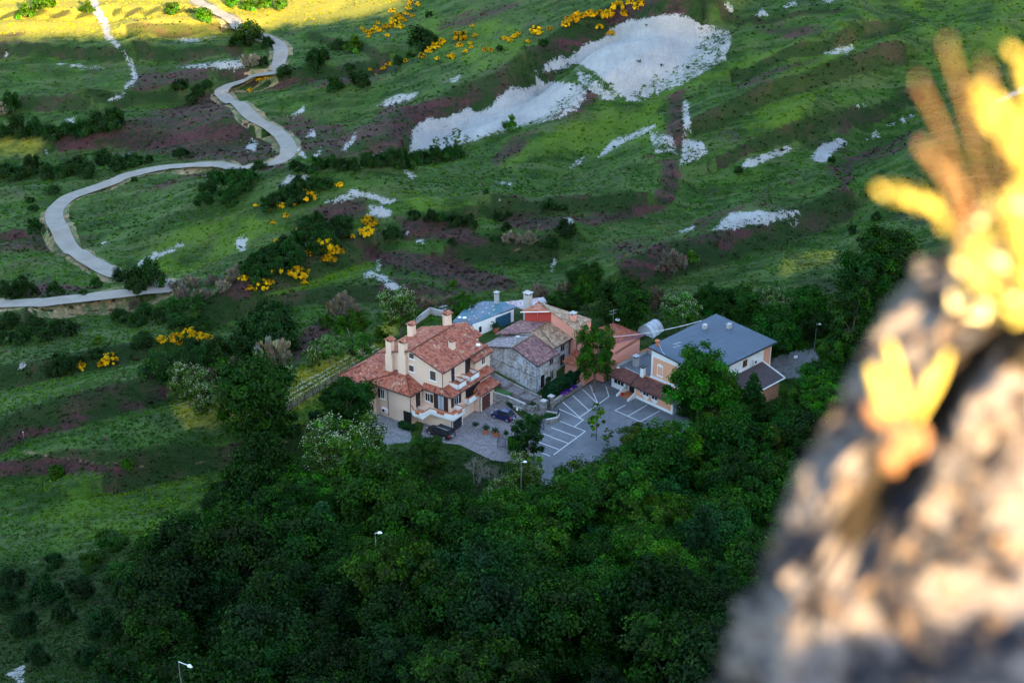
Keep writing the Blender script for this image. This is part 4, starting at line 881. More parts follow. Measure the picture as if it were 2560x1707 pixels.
row([(700,1090,30),(740,1075,30),(850,1070,36),(790,1040,34),(830,1050,40)], "bush", "dark green bush", "at the foot of the dark round tree", "bush", "bushes at the foot of the dark tree", (.8,1,1))

# the wood below the houses: every tree by itself
FOREST = px((480,1370),(560,1240),(640,1195),(700,1175),(780,1200),(960,1190),(1050,1170),(1150,1245),(1250,1275),(1330,1255),(1440,1212),(1540,1150),(1640,1122),(1700,1095),(1800,1058),(1900,1038),(2000,1005),(2060,920),(2150,860),(2400,810),(2700,900),(2750,1950),(300,1950),(330,1660),(430,1480))
def zone(u, v):
    if v > 1560: return "along the bottom edge of the wood"
    if u < 760: return "in the dark left end of the wood"
    if u < 1080: return "in the wood below the white-blossomed acacia"
    if u < 1420: return "in the wood below the driveway" if v < 1380 else "around the tall cedar in the wood"
    if u < 1720: return "in the wood below the car park" if v < 1330 else "in the deep middle of the wood"
    return "in the wood beside the restaurant" if v < 1180 else "in the wood beside the foreground rock"
cand = []
for yy in np.arange(98, 216, 1.5):
    for xx in np.arange(-60, 95, 1.5): cand.append((xx + random.uniform(-.7, .7), yy + random.uniform(-.7, .7)))
random.shuffle(cand); cand = np.array(cand); cz = zq(cand[:, 0], cand[:, 1])
pu, pv, _ = pix(cand[:, 0], cand[:, 1], cz + 5.0)
ok = (poly_sd(pu, pv, FOREST) > 0) & (pu > 300) & (pu < 2330) & (pv < 1860)
ok &= ~((pu > 1020) & (pu < 1180) & (pv < 1180)) & ~((pu > 760) & (pu < 1000) & (pv < 1235)) & ~((pu > 1200) & (pu < 1365) & (pv < 1275))
for poly in (PARK, DRIVE, REST): ok &= poly_sd(cand[:, 0], cand[:, 1], poly) < -2.2
ok &= ~((pu > 2080) & (pv > 1050)) & ~((pu > 1900) & (pv > 1400))
chosen = []
for (x, y), z, u, v in zip(cand[ok], cz[ok], pu[ok], pv[ok]):
    if all((x - a) ** 2 + (y - b) ** 2 > (2.3 + r * .55) ** 2 for a, b, r in KEEP) and all((x - c_[0]) ** 2 + (y - c_[1]) ** 2 > 4.9 ** 2 for c_ in chosen): chosen.append((x, y, z, u, v))
KINDS = [("broadleaf_tree","mid green broadleaf tree",(1,1.1,.9),30),("broadleaf_tree","dark green broadleaf tree",(.64,.76,.6),24),("ash_tree","feathery mid green tree",(1.05,1.1,.85),22),
 ("broadleaf_tree","blue-green broadleaf tree",(.78,.95,1.25),10),("broadleaf_tree","brown-tinged tree",(1.7,.9,.9),8),("ash_tree","fresh bright green tree",(1.55,1.45,.95),12),("cedar_tree","dark cedar",(1,1,1),4)]
groups_ = {}
for c_ in chosen:
    k = random.choices(range(len(KINDS)), [q[3] for q in KINDS])[0]
    if c_[3] < 780 or c_[4] > 1560: k = random.choices([0, 1, 3, 2], [1, 5, 1, 1.5])[0]  # darker kinds low and left, standing in for deeper shade
    groups_.setdefault((k, zone(c_[3], c_[4])), []).append(c_)
NF = 0
for (k, zn), lst in sorted(groups_.items()):
    lst.sort(key=lambda c_: c_[3]); kind, desc, tint, _ = KINDS[k]
    for i, (x, y, z, u, v) in enumerate(lst):
        r = random.choice((2.6, 3.0, 3.4, 3.9, 4.6)) * random.uniform(.92, 1.08); kk = random.uniform(.75, 1.3) * (.55 if v > 1480 or u < 760 else 1.1); NF += 1  # tints dimmed low and left to put shade into the leaf colour
        if y > 185: r *= .85
        o_n = ORD[i] if i < len(ORD) else "last"
        lab = f"{desc} {zn}" if len(lst) == 1 else f"{desc}, {o_n} {zn}"
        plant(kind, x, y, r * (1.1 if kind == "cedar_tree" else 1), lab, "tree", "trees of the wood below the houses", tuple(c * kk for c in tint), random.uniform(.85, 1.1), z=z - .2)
print("forest trees", NF, {k: len(v) for k, v in groups_.items()})
# ------------------------------------------------------------------ building materials
BEIGE = mat_stucco("beige_render", (.73, .535, .40), (.46, .30, .22), .35)
BEIGE2 = mat_stucco("beige_chimney_render", (.74, .54, .41), (.44, .29, .22), .3)
WHITE = mat_stucco("white_render", (.80, .79, .76), (.42, .40, .36), .4)
TRIM = mat_plain("white_trim", (.78, .76, .72), .7, .06)
SALMON = mat_stucco("salmon_render", (.70, .295, .215), (.50, .20, .16), .3)
RED = mat_stucco("red_render", (.42, .052, .040), (.30, .05, .04), .3)
PEACH = mat_stucco("peach_render", (.76, .36, .21), (.50, .26, .17), .3)
CONC = mat_plain("concrete", (.36, .35, .33), .9, .3, 1.5)
TERRA = mat_plain("terracotta", (.40, .13, .06), .85, .3, 4)
BROWN = mat_plain("dark_brown_wood", (.035, .018, .014), .6, .3, 5)
SHUT = mat_plain("shutter_wood", (.075, .052, .045), .7, .3, 6)
BLACK = mat_plain("dark_opening_and_shade", (.012, .011, .012), .5, .2)
DMETAL = mat_plain("dark_metal", (.03, .03, .034), .45, .2, 5, .6)
GUTT = mat_plain("gutter_metal", (.045, .032, .03), .5, .2, 5, .4)
GALV = mat_plain("galvanised_metal", (.42, .43, .45), .4, .15, 4, .7)
GLASSD = NT("window_glass").bsdf((.02, .023, .03), .12, spec=.3)
GLASSW = NT("curtained_glass").bsdf((.36, .40, .45), .25, spec=.5)
TEAL = mat_plain("blue_door_paint", (.022, .085, .135), .5, .12, 1.5)
PURPLE = mat_plain("purple_flowers", (.20, .05, .42), .8, .4, 12)
T_RED = mat_tiles("villa_roof_tiles", [(0, (.075, .026, .022)), (.28, (.29, .070, .040)), (.55, (.46, .125, .062)), (.80, (.38, .15, .10)), (.93, (.56, .42, .26))], moss=.2, mosscol=(.22, .17, .16))
T_PUR = mat_tiles("old_roof_tiles", [(0, (.06, .035, .040)), (.30, (.17, .075, .075)), (.60, (.27, .125, .115)), (.85, (.36, .20, .17)), (.97, (.45, .36, .30))], moss=.35, mosscol=(.20, .155, .16))
T_GREY = mat_tiles("weathered_roof_tiles", [(0, (.08, .07, .08)), (.30, (.24, .19, .19)), (.60, (.36, .29, .28)), (.85, (.42, .36, .36)), (.97, (.52, .47, .45))], moss=.55, mosscol=(.13, .13, .16))
T_ORG = mat_tiles("orange_roof_tiles", [(0, (.20, .05, .03)), (.35, (.42, .11, .055)), (.70, (.52, .16, .08)), (.95, (.50, .25, .16))], moss=.2, mosscol=(.30, .16, .10))
T_TAN = mat_tiles("tan_roof_tiles", [(0, (.11, .065, .05)), (.30, (.30, .17, .10)), (.60, (.44, .29, .18)), (.90, (.50, .38, .26))], moss=.4, mosscol=(.26, .16, .12))
T_STR = mat_tiles("striped_roof_tiles", [(0, (.13, .035, .028)), (.40, (.36, .08, .045)), (.75, (.46, .12, .065)), (.97, (.42, .20, .14))], moss=.65, mosscol=(.17, .105, .085))
T_BRN = mat_tiles("brown_pantiles", [(0, (.085, .032, .028)), (.5, (.16, .058, .045)), (.97, (.24, .10, .075))], .20, .34, moss=.2, mosscol=(.10, .06, .055))
T_PALE = mat_tiles("lichened_roof_tiles", [(0, (.28, .12, .11)), (.4, (.40, .25, .24)), (.7, (.50, .44, .46)), (.97, (.58, .55, .57))], moss=.6, mosscol=(.50, .47, .50))
t = NT("old_stone_wall"); p = t.obj(); n1 = t.noise(p, .55, 6, .7); n2 = t.noise(p, 2.2, 5, .75)
vo = t.n("TexVoronoi", {"Vector": t.mapping(p, (1, 1, 1.7)), "Scale": 2.6}); cr_, _, _ = sep(t, vo.outputs["Color"])
c = t.mix(cr_, (.20, .18, .165), (.46, .42, .37))
c = t.mix(t.step(t.math('ADD', t.math('MULTIPLY', n1, .6), t.math('MULTIPLY', n2, .4)), .47, .54), c, t.mix(n2, (.40, .41, .45), (.66, .67, .70)))
c = t.mix(t.math('MULTIPLY', t.step(t.noise(t.mapping(p, (1.5, 1.5, .3)), 1.1, 5, .7), .54, .72), .55), c, (.13, .12, .11))
STONE = t.bsdf(c, .95, t.bump(n2, .7, .06), spec=.1)
t = NT("rubble_wall"); p = t.obj(); n2 = t.noise(p, 2.5, 5, .7)
vo = t.n("TexVoronoi", {"Vector": t.mapping(p, (1, 1, 1.6)), "Scale": 3.2}); cr_, _, _ = sep(t, vo.outputs["Color"])
c = t.mix(cr_, (.12, .11, .105), (.33, .31, .29)); c = t.mix(t.math('MULTIPLY', t.step(n2, .5, .68), .5), c, (.09, .10, .075))
RUBBLE = t.bsdf(c, .95, t.bump(n2, .7, .06), spec=.1)
t = NT("grey_blue_felt_roof"); uv = t.uv(); n1 = t.noise(uv, .25, 5, .6); n2 = t.noise(t.mapping(uv, (.3, 2.0, 1)), 1.2, 5, .7)
br = t.n("TexBrick", {"Vector": t.mapping(uv, (1, 1, 1), (0, 0, 0)), "Color1": (1, 1, 1), "Color2": (.82, .84, .86), "Mortar": (.55, .55, .56), "Scale": 1.0, "Mortar Size": .025, "Brick Width": 7.0, "Row Height": 1.15})
c = t.mix(n1, (.050, .068, .098), (.078, .102, .140)); c = t.mix(t.math('MULTIPLY', n2, .4), c, (.042, .060, .082)); c = t.mix(1.0, c, br.outputs[0], 'MULTIPLY')
FELT = t.bsdf(c, .7, None, spec=.35)
t = NT("teal_felt_roof"); uv = t.uv(); n1 = t.noise(uv, .35, 5, .6)
br = t.n("TexBrick", {"Vector": uv, "Color1": (1, 1, 1), "Color2": (.78, .82, .86), "Mortar": (.4, .42, .42), "Scale": 1.0, "Mortar Size": .03, "Brick Width": 3.2, "Row Height": 1.0})
c = t.mix(t.step(n1, .42, .62), (.13, .165, .215), (.055, .150, .180)); c = t.mix(1.0, c, br.outputs[0], 'MULTIPLY')
TEALROOF = t.bsdf(c, .75, None, spec=.3)
t = NT("brown_ribbed_metal"); uv = t.uv(); x_ = t.n("SeparateXYZ", {0: uv}).outputs[0]
w_ = t.math('SINE', t.math('MULTIPLY', x_, 2 * math.pi / .25)); c = t.mix(t.noise(uv, .8, 4), (.060, .038, .040), (.105, .070, .070))
RIBBED = t.bsdf(c, .45, t.bump(w_, 1.0, .06), spec=.4)
TUNNEL = mat_plain("pale_tunnel_sheet", (.50, .54, .60), .55, .12, 1.2)
CABLE = mat_plain("pale_cable", (.60, .62, .62), .6, .05)

def wbox(mb, wall, s0, s1, z0, z1, d0, d1):
    """box on a wall; wall = (axis it runs along, its coordinate, side it faces)"""
    ax, c_, sg = wall; lo, hi = sorted((c_ + sg * d0, c_ + sg * d1))
    return mb.box(s0, s1, lo, hi, z0, z1) if ax == 'a' else mb.box(lo, hi, s0, s1, z0, z1)
def window(par, wall, s0, s1, z0, z1, fr=TRIM, glass=GLASSD, shut=None, sill=True, bars=1, name="window", sm=BROWN):
    m = MB(); t_ = .09
    for q in ((s0 - t_, s1 + t_, z1, z1 + t_), (s0 - t_, s1 + t_, z0 - t_, z0), (s0 - t_, s0, z0, z1), (s1, s1 + t_, z0, z1)): wbox(m, wall, *q, -.05, .07)
    if shut != 'closed':
        for i in range(bars): s = s0 + (s1 - s0) * (i + 1) / (bars + 1); wbox(m, wall, s - .03, s + .03, z0, z1, -.05, .055)
    w = m.build(name, fr, par)
    wbox(MB(), wall, s0, s1, z0, z1, -.05, .03).build("pane", glass, w)
    if sill: wbox(MB(), wall, s0 - .2, s1 + .2, z0 - .17, z0 - t_ - .004, -.05, .14).build("sill", fr, w)
    h = (s1 - s0) / 2
    if shut == 'closed':
        for i in (0, 1): wbox(MB(), wall, s0 + i * h + .01, s0 + (i + 1) * h - .01, z0 + .01, z1 - .01, .036, .085).build("shutter", sm, w)
    elif shut in ('open', 'left', 'right'):
        if shut != 'right': wbox(MB(), wall, s0 - h - .2, s0 - .11, z0 - .03, z1 + .03, .012, .10).build("shutter", sm, w)
        if shut != 'left': wbox(MB(), wall, s1 + .11, s1 + h + .2, z0 - .03, z1 + .03, .012, .10).build("shutter", sm, w)
    return w
def door(par, wall, s0, s1, z0, z1, m=BROWN, fr=TRIM, name="door", handle=True):
    d = wbox(MB(), wall, s0, s1, z0, z1, -.05, .04).build(name, m, par)
    f = MB()
    for q in ((s0 - .09, s0, z0, z1 + .09), (s1, s1 + .09, z0, z1 + .09), (s0, s1, z1, z1 + .09)): wbox(f, wall, *q, -.05, .06)
    f.build("frame", fr, d)
    if handle: wbox(MB(), wall, s1 - .22, s1 - .12, z0 + .95, z0 + 1.07, .04, .09).build("handle", GALV, d)
    return d
def chimney(par, a, b, z0, z1, w=.45, d=.45, mat=BEIGE2, cap=T_RED, flat=False):
    c_ = MB().box(a - w, a + w, b - d, b + d, z0, z1).build("chimney", mat, par)
    m = MB()
    for sa in (-1, 1):
        for sb in (-1, 1): m.box(a + sa * (w - .07) - .06, a + sa * (w - .07) + .06, b + sb * (d - .07) - .06, b + sb * (d - .07) + .06, z1, z1 + .3)
    m.build("cap_post", mat, c_)
    MB().box(a - w + .14, a + w - .14, b - d + .14, b + d - .14, z1, z1 + .28).build("flue_opening", BLACK, c_)
    k = MB(); z = z1 + .3
    if flat: k.box(a - w - .12, a + w + .12, b - d - .12, b + d + .12, z, z + .13)
    else: k.roof([(a - w - .2, b - d - .2, z), (a + w + .2, b - d - .2, z), (a + w + .2, b, z + .32), (a - w - .2, b, z + .32)], .1).roof([(a - w - .2, b + d + .2, z), (a + w + .2, b + d + .2, z), (a + w + .2, b, z + .32), (a - w - .2, b, z + .32)], .1)
    k.build("cap", cap, c_); return c_
def antenna(par, a, b, z0, h=2.2, rot=0.0):
    m = MB().tube((a, b, z0), (a, b, z0 + h), .03, 6)
    ca, sa = math.cos(rot), math.sin(rot)
    for k in range(2):
        z = z0 + h - .25 - .55 * k; m.tube((a - .7 * ca, b - .7 * sa, z), (a + .7 * ca, b + .7 * sa, z), .022, 5)
        for i in range(6): o = -.6 + .24 * i; m.tube((a + o * ca - .28 * sa, b + o * sa + .28 * ca, z), (a + o * ca + .28 * sa, b + o * sa - .28 * ca, z), .014, 4)
    return m.build("antenna", GALV, par)
def roofs(par, planes, mat, name="roof", th=.16): 
    m = MB()
    for pl in planes: m.roof(pl, th)
    return m.build(name, mat, par)
def ridge_tiles(par, lines, mat, r=.14):
    m = MB()
    for p_, q_ in lines: m.tube(p_, q_, r, 7)
    return m.build("ridge", mat, par)
def gutter(par, lines, r=.075, mat=GUTT, name="gutter"):
    m = MB()
    for p_, q_ in lines: m.tube(p_, q_, r, 6)
    return m.build(name, mat, par)
def aircon(par, wall, s, z, w=1.1, h=.62):
    b = wbox(MB(), wall, s, s + w, z, z + h, .08, .45).build("air_conditioner", TRIM, par)
    m = MB(); ax, c_, sg = wall; n = 14
    pts = []
    for i in range(n):
        f = 2 * math.pi * i / n; u = s + w * .38 + .25 * math.cos(f); zz = z + h / 2 + .25 * math.sin(f)
        pts.append((u, c_ + sg * .465, zz) if ax == 'a' else (c_ + sg * .465, u, zz))
    m.face(pts); q = [((p_[0], p_[1] - sg * .03, p_[2]) if ax == 'a' else (p_[0] - sg * .03, p_[1], p_[2])) for p_ in pts]
    for i in range(n): j = (i + 1) % n; m.face([pts[i], q[i], q[j], pts[j]])
    m.build("fan", DMETAL, b); return b
def bthing(name, label, cat, o, az): return thing(name, label, cat, (o[0], o[1], 0), math.radians(az))

# ------------------------------------------------------------------ the beige villa
V = bthing("villa", "beige villa with red tiled roofs, chimneys and white balconies", "house", V0, 55.5)
m = MB()
m.gable(0, 10.25, [(-10.5, -1), (0, -1), (0, 8.62), (-5.6, 10.52), (-10.5, 9.02)])
m.box(-.2, 9.98, .002, 1.5, -1, 5.25); m.box(-.201, .5, -3.6, 1.2, 2.2, 5.3)
m.box(-3.0, -.004, -12.2, -3.8, -1, 4.95); m.box(-3.4, 5, -16.5, -10.55, -1.5, 4.8)
m.box(-1.5, 1.3, -3.7, 2.7, -1, 2.25); m.box(5.9, 9.6, 1.49, 2.55, -1, 3.35)
m.box(7.4, 11.2, -.3, .7, 2, 7.85); m.box(10.26, 13.3, -9.2, -3.0, -1, 8.2)
m.box(-.55, .012, -10.43, -9.1, 5.2, 8.9); m.box(-.55, .012, -8.0, -6.5, 5.2, 9.6)
m.build("wall", BEIGE, V)
roofs(V, [[(-.4, .42, 8.78), (10.6, .42, 8.78), (10.6, -5.6, 10.78), (-.4, -5.6, 10.78)], [(-.4, -5.6, 10.78), (10.6, -5.6, 10.78), (10.6, -12.1, 8.75), (-.4, -12.1, 8.75)],
 [(10.61, -9.9, 8.55), (13.7, -9.9, 8.55), (13.7, -5.6, 10.1), (10.61, -5.6, 10.1)], [(10.61, -2.5, 8.75), (13.7, -2.5, 8.75), (13.7, -5.6, 10.1), (10.61, -5.6, 10.1)]], T_RED)
ridge_tiles(V, [((-.4, -5.6, 10.8), (10.6, -5.6, 10.8))], T_RED)
roofs(V, [[(-.6, -3.5, 5.22), (-.6, 2.12, 5.22), (.0, .0, 5.98), (.0, -3.5, 5.98)], [(-.6, 2.12, 5.22), (10.4, 2.12, 5.22), (10.4, .0, 5.98), (.0, .0, 5.98)]], T_RED)
ridge_tiles(V, [((-.6, 2.12, 5.24), (0, .0, 6.0))], T_RED, .11)
AP = (.15, -7.1, 6.8)
roofs(V, [[(-3.45, -11.9, 5.08), (-3.45, -3.38, 5.08), AP], [(-3.45, -3.38, 5.08), (.0, -3.38, 5.08), (.0, -4.2, 5.4), AP], [(-3.45, -11.9, 5.08), AP, (.0, -11.0, 6.2)]], T_RED)
ridge_tiles(V, [((-3.45, -3.38, 5.1), AP), ((-3.45, -11.9, 5.1), AP)], T_RED, .11)
roofs(V, [[(-3.95, -17.1, 4.82), (-3.95, -9.9, 4.82), (-.3, -10.6, 6.3), (-.3, -14.4, 6.3)], [(-3.95, -17.1, 4.82), (-.3, -14.4, 6.3), (3.2, -14.4, 6.3), (6, -17.1, 4.82)], [(-.3, -14.4, 6.3), (-.3, -10.6, 6.3), (4.4, -10.55, 6.3), (3.2, -14.4, 6.3)], [(6, -17.1, 4.82), (3.2, -14.4, 6.3), (4.4, -10.55, 6.3), (6, -10.55, 4.9)]], T_RED)
ridge_tiles(V, [((-3.95, -17.1, 4.85), (-.3, -14.4, 6.32))], T_RED, .11)
roofs(V, [[(5.55, 2.98, 3.12), (10.8, 2.98, 3.12), (10.0, 1.5, 4.15), (6.9, 1.5, 4.15)], [(5.55, 2.98, 3.12), (6.9, 1.5, 4.15), (5.55, 1.5, 3.4)], [(10.8, 2.98, 3.12), (10.8, 1.5, 3.3), (10.0, 1.5, 4.15)]], T_RED)
roofs(V, [[(6.55, 1.1, 7.82), (11.7, 1.1, 7.82), (11.7, -.45, 8.6), (6.9, -.3, 8.6)]], T_RED)
gutter(V, [((-.4, .5, 8.66), (10.6, .5, 8.66)), ((-.42, .4, 8.68), (-.42, -5.6, 10.66)), ((-.42, -5.6, 10.66), (-.42, -12.1, 8.64)), ((-.6, 2.2, 5.12), (10.4, 2.2, 5.12)), ((-.68, -3.4, 5.12), (-.68, 2.15, 5.12)),
 ((-3.52, -11.9, 4.97), (-3.52, -3.38, 4.97)), ((-3.45, -3.3, 4.97), (0, -3.3, 4.97)), ((-4.02, -17.1, 4.7), (-4.02, -9.9, 4.7)), ((5.5, 3.06, 3.02), (10.8, 3.06, 3.02)), ((6.5, 1.18, 7.72), (11.7, 1.18, 7.72))])
gutter(V, [((-.12, .1, 5.9), (-.12, .1, 8.6)), ((-3.1, -3.72, .1), (-3.1, -3.72, 4.9)), ((5.82, 2.63, 0), (5.82, 2.63, 3.0)), ((-1.58, 2.78, 0), (-1.58, 2.78, 2.3)), ((-3.06, -8.1, .2), (-3.06, -8.1, 4.8))], .055, GUTT, "downpipe")
WG = ('b', 0, -1)
window(V, WG, -6.12, -5.25, 9.35, 10.15, shut='closed', sm=SHUT); window(V, WG, -6.2, -5.35, 7.15, 8.15, shut='closed', sm=SHUT); window(V, WG, -2.25, -1.2, 6.85, 8.35, shut='closed', sm=SHUT)
WR = ('a', 0, 1)
door(V, WR, 2.1, 3.0, 6.0, 8.45, BROWN); door(V, WR, 5.6, 7.0, 5.75, 8.45, BROWN)
window(V, ('b', -3.0, -1), -9.45, -8.8, 2.85, 4.35, shut='left')
door(V, ('a', -3.8, 1), -1.8, -.65, 2.3, 4.55, BROWN)
window(V, ('b', -.201, -1), -3.1, -2.3, 3.15, 4.4, shut='right')
window(V, ('b', -.201, -1), -.75, .35, 2.4, 4.75, shut='open', glass=GLASSW, fr=BROWN, sill=False, name="french_window")
window(V, ('a', 1.5, 1), .75, 1.75, 3.1, 4.4, shut='open')
wbox(MB(), ('a', 1.5, 1), 3.7, 7.4, 2.35, 5.0, -.05, .01).build("loggia_shade", BLACK, V)  # flat dark panel painted for the shade inside the recess
door(V, ('a', 2.55, 1), 6.35, 8.55, -.05, 2.4, mat_plain("garage_door_wood", (.10, .035, .025), .6, .2, 5), name="garage_door")
door(V, ('a', 2.7, 1), -1.25, 1.0, -.05, 2.0, mat_plain("black_garage_door", (.022, .023, .03), .5, .2, 3), name="garage_door")
door(V, ('b', -3.0, -1), -5.1, -3.95, -.05, 1.9, BLACK, GUTT, handle=False)
window(V, ('a', .7, 1), 9.0, 9.8, 6.3, 7.3, sill=True)
aircon(V, ('b', -3.0, -1), -9.2, .75)
# balconies
def balcony(par, pts, z0, h, name="balcony", coping=True, floor=True, th=.16):
    m = MB(); cm = MB()
    cx = sum(p[0] for p in pts) / len(pts); cyy = sum(p[1] for p in pts) / len(pts)
    if floor: m.prism(pts, z0 - .12, z0 + .05)
    for i in range(len(pts) - 1):
        p, q = np.array(pts[i]), np.array(pts[i + 1]); d = (q - p) / np.linalg.norm(q - p); n = np.array((d[1], -d[0]))
        if n @ (np.array((cx, cyy)) - p) < 0: n = -n
        c_ = [tuple(p), tuple(q), tuple(q + n * th), tuple(p + n * th)]; m.prism(c_, z0 - .12 - .003 * i, z0 + h + .002 * i)
        e = [tuple(p - n * .03), tuple(q - n * .03), tuple(q + n * (th + .04)), tuple(p + n * (th + .04))]
        if coping: cm.prism(e, z0 + h + .004 + .003 * i, z0 + h + .07 + .003 * i)
    b = m.build(name, WHITE, par)
    if coping: cm.build("coping", TERRA, b)
    if floor: MB().prism([(cx + (x - cx) * .96, cyy + (y - cyy) * .96) for x, y in pts], z0 + .054, z0 + .07).build("floor_tiles", TERRA, b)
    return b
BP = [(-3.1, -3.72), (-4.02, -2.6), (-4.0, -1.0), (-2.25, -.95), (-1.85, 3.3), (1.1, 3.3), (1.1, 1.55)]
b1 = balcony(V, [(-3.0, -3.75)] + BP[1:], 2.35, .92)
planters = MB()
for (x0, y0, x1, y1) in ((-4.2, -2.0, -3.95, -1.4), (-2.25, .5, -1.95, 1.7), (-.7, 3.22, .2, 3.42)): planters.box(x0, x1, y0, y1, 2.95, 3.36)
planters.build("flower_box", TERRA, b1)
b2 = balcony(V, [(3.4, 1.5), (3.4, 2.2), (7.6, 2.2), (7.6, 1.5)], 2.35, .92)
MB().box(5.2, 6.4, 2.12, 2.32, 2.95, 3.36).build("flower_box", TERRA, b2)
for a0, a1 in ((1.55, 3.6), (4.6, 6.95)):
    d_ = balcony(V, [(a0, .02), (a0, 1.75), (a1, 1.75), (a1, .02)], 5.62, .75, "dormer_balcony")
    MB().tube((a0, 1.82, 6.55), (a1, 1.82, 6.55), .03, 5).build("rail", DMETAL, d_)
chimney(V, -.1, -9.75, 8.3, 11.15, .42, .5); chimney(V, -.1, -7.25, 8.8, 11.55, .42, .55); chimney(V, 6.5, -10.8, 8.9, 10.9, .45, .5); chimney(V, 5.65, -2.4, 9.2, 10.75, .4, .4); chimney(V, 11.0, -7.3, 9.0, 11.9, .5, .5)
antenna(V, 10.4, -7.6, 9.5, 4.2, .4)
MB().ball((9.8, -.6, 9.0), .45, 10, 6, .5).build("satellite_dish", TRIM, V)

# ------------------------------------------------------------------ the old stone house
S = bthing("stone_house", "old grey stone house with crumbling plaster and purple-brown tile roofs", "house", S0, 52)
m = MB().gable(0, 5.2, [(-10.1, -.5), (0, -.5), (0, 5.45), (-4.4, 7.22), (-10.1, 5.62)])
m.gable(5.202, 9.85, [(-10.6, -.5), (-.9, -.5), (-.9, 6.2), (-4.9, 7.62), (-10.6, 6.2)])
m.build("wall", STONE, S)
rf = roofs(S, [[(-.35, .42, 5.6), (5.4, .42, 5.6), (5.4, -4.4, 7.42), (-.35, -4.4, 7.42)]], T_PUR)
roofs(S, [[(-.35, -4.4, 7.42), (5.0, -4.4, 7.42), (5.0, -10.6, 5.72), (-.35, -10.6, 5.72)]], T_GREY)
roofs(S, [[(5.0, -.4, 6.33), (10.0, -.4, 6.33), (10.0, -4.9, 7.82), (5.0, -4.9, 7.82)]], T_TAN); roofs(S, [[(5.02, -4.9, 7.82), (10.0, -4.9, 7.82), (10.0, -11.0, 6.3), (3.4, -11.0, 6.3)]], T_PUR)
ridge_tiles(S, [((-.35, -4.4, 7.45), (5.0, -4.4, 7.45)), ((5.0, -4.9, 7.85), (10, -4.9, 7.85)), ((7.0, -4.9, 7.85), (5.3, -.5, 6.4))], T_TAN, .12)
gutter(S, [((-.4, .5, 5.5), (5.4, .5, 5.5)), ((-.42, .42, 5.5), (-.42, -4.4, 7.3)), ((-.42, -4.4, 7.3), (-.42, -10.6, 5.6)), ((5.0, -.32, 6.22), (10.0, -.32, 6.22))])
gutter(S, [((-.08, .08, 1.0), (-.08, .08, 5.4))], .06, mat_plain("blue_downpipe", (.16, .25, .38), .5), "downpipe")
gutter(S, [((9.8, -.75, 1.5), (9.8, -.75, 6.1))], .06, GUTT, "downpipe")
SW = ('a', 0, 1)
door(S, SW, 1.0, 1.95, 1.05, 3.2, BLACK, STONE, handle=False); window(S, SW, 3.35, 4.2, 4.1, 5.2, fr=CONC); window(S, SW, 3.5, 4.3, 1.5, 3.0, fr=CONC)
SW2 = ('a', -.9, 1)
window(S, SW2, 7.5, 8.4, 4.6, 5.8, fr=CONC); window(S, SW2, 7.4, 8.5, 2.1, 3.9, fr=CONC)
MB().tube((-.02, -10, 4.1), (-.02, .02, 3.3), .03, 4).build("wall_cable", DMETAL, S)
chimney(S, 2.2, -5.4, 6.6, 7.55, .22, .22, CONC, CONC, True)

# ------------------------------------------------------------------ the salmon house behind it
Pk = bthing("salmon_house", "salmon pink house with one red gable and orange and tan tile roofs", "house", S0, 52)
m = MB().box(9.9, 13.9, -9.9, .4, .5, 7.98); m.gable(9.9, 10.05, [(-9.9, 7.9), (.4, 7.9), (.4, 8.0), (-4.6, 9.62), (-9.9, 8.02)])
m.gable(9.92, 20.2, [(.402, .3), (5.8, .3), (5.8, 4.4), (.402, 5.4)])
m.prism([(9.921, .45), (9.921, 5.798), (13.3, 5.798), (13.3, .45)], 4.2, 5.6)
m.box(6.9, 9.91, .42, 4.0, .3, 3.7); m.build("wall", SALMON, Pk)
rp_ = MB(); rp_.gable(9.86, 9.9, [(-9.88, 6.0), (-4.62, 6.0), (-4.62, 9.6), (-9.88, 8.0)]); rp_.build("red_wall_face", RED, Pk)
roofs(Pk, [[(9.55, -10.35, 8.22), (9.45, -4.6, 9.98), (14.25, -10.35, 8.25)]], T_ORG); roofs(Pk, [[(9.45, -4.6, 9.98), (14.25, -10.35, 8.25), (14.1, .4, 8.25)], [(9.45, -4.6, 9.98), (14.1, .4, 8.25), (9.5, .78, 8.1)]], T_TAN)
ridge_tiles(Pk, [((9.45, -4.6, 10.0), (14.25, -10.35, 8.28))], T_TAN, .13)
roofs(Pk, [[(9.7, 6.05, 6.35), (13.35, 6.0, 6.2), (9.7, .55, 7.2)], [(13.35, 6.0, 6.2), (18.6, 1.8, 6.3), (9.7, .55, 7.2)], [(13.35, 6.0, 6.2), (21.0, 6.1, 4.5), (20.8, 5.4, 4.62), (18.6, 1.8, 6.3)]], T_STR)
m = MB()
m.prism([(13.2, .6), (13.2, 5.8), (20.2, 5.8), (19.0, 2.6)], 3.9, 4.42)
m.face([(9.95, 5.8, 4.2), (20.4, 5.8, 4.2), (20.4, 5.8, 4.5), (13.3, 5.8, 6.05), (9.95, 5.8, 6.2)]); m.build("parapet_wall", SALMON, Pk)
MB().tube((13.3, 5.95, 6.12), (21.0, 6.15, 4.45), .09, 5).build("purple_flashing", mat_plain("purple_flashing_paint", (.14, .08, .17), .6), Pk)
roofs(Pk, [[(6.3, .3, 3.75), (6.3, 4.3, 3.75), (9.9, 4.3, 4.5), (9.9, .3, 4.5)]], T_ORG)
gutter(Pk, [((9.85, .5, 2), (9.85, .5, 8.0))], .06, GUTT, "downpipe"); gutter(Pk, [((9.4, -10.4, 8.1), (9.35, -4.6, 9.85))], .08, TRIM, "verge_board")
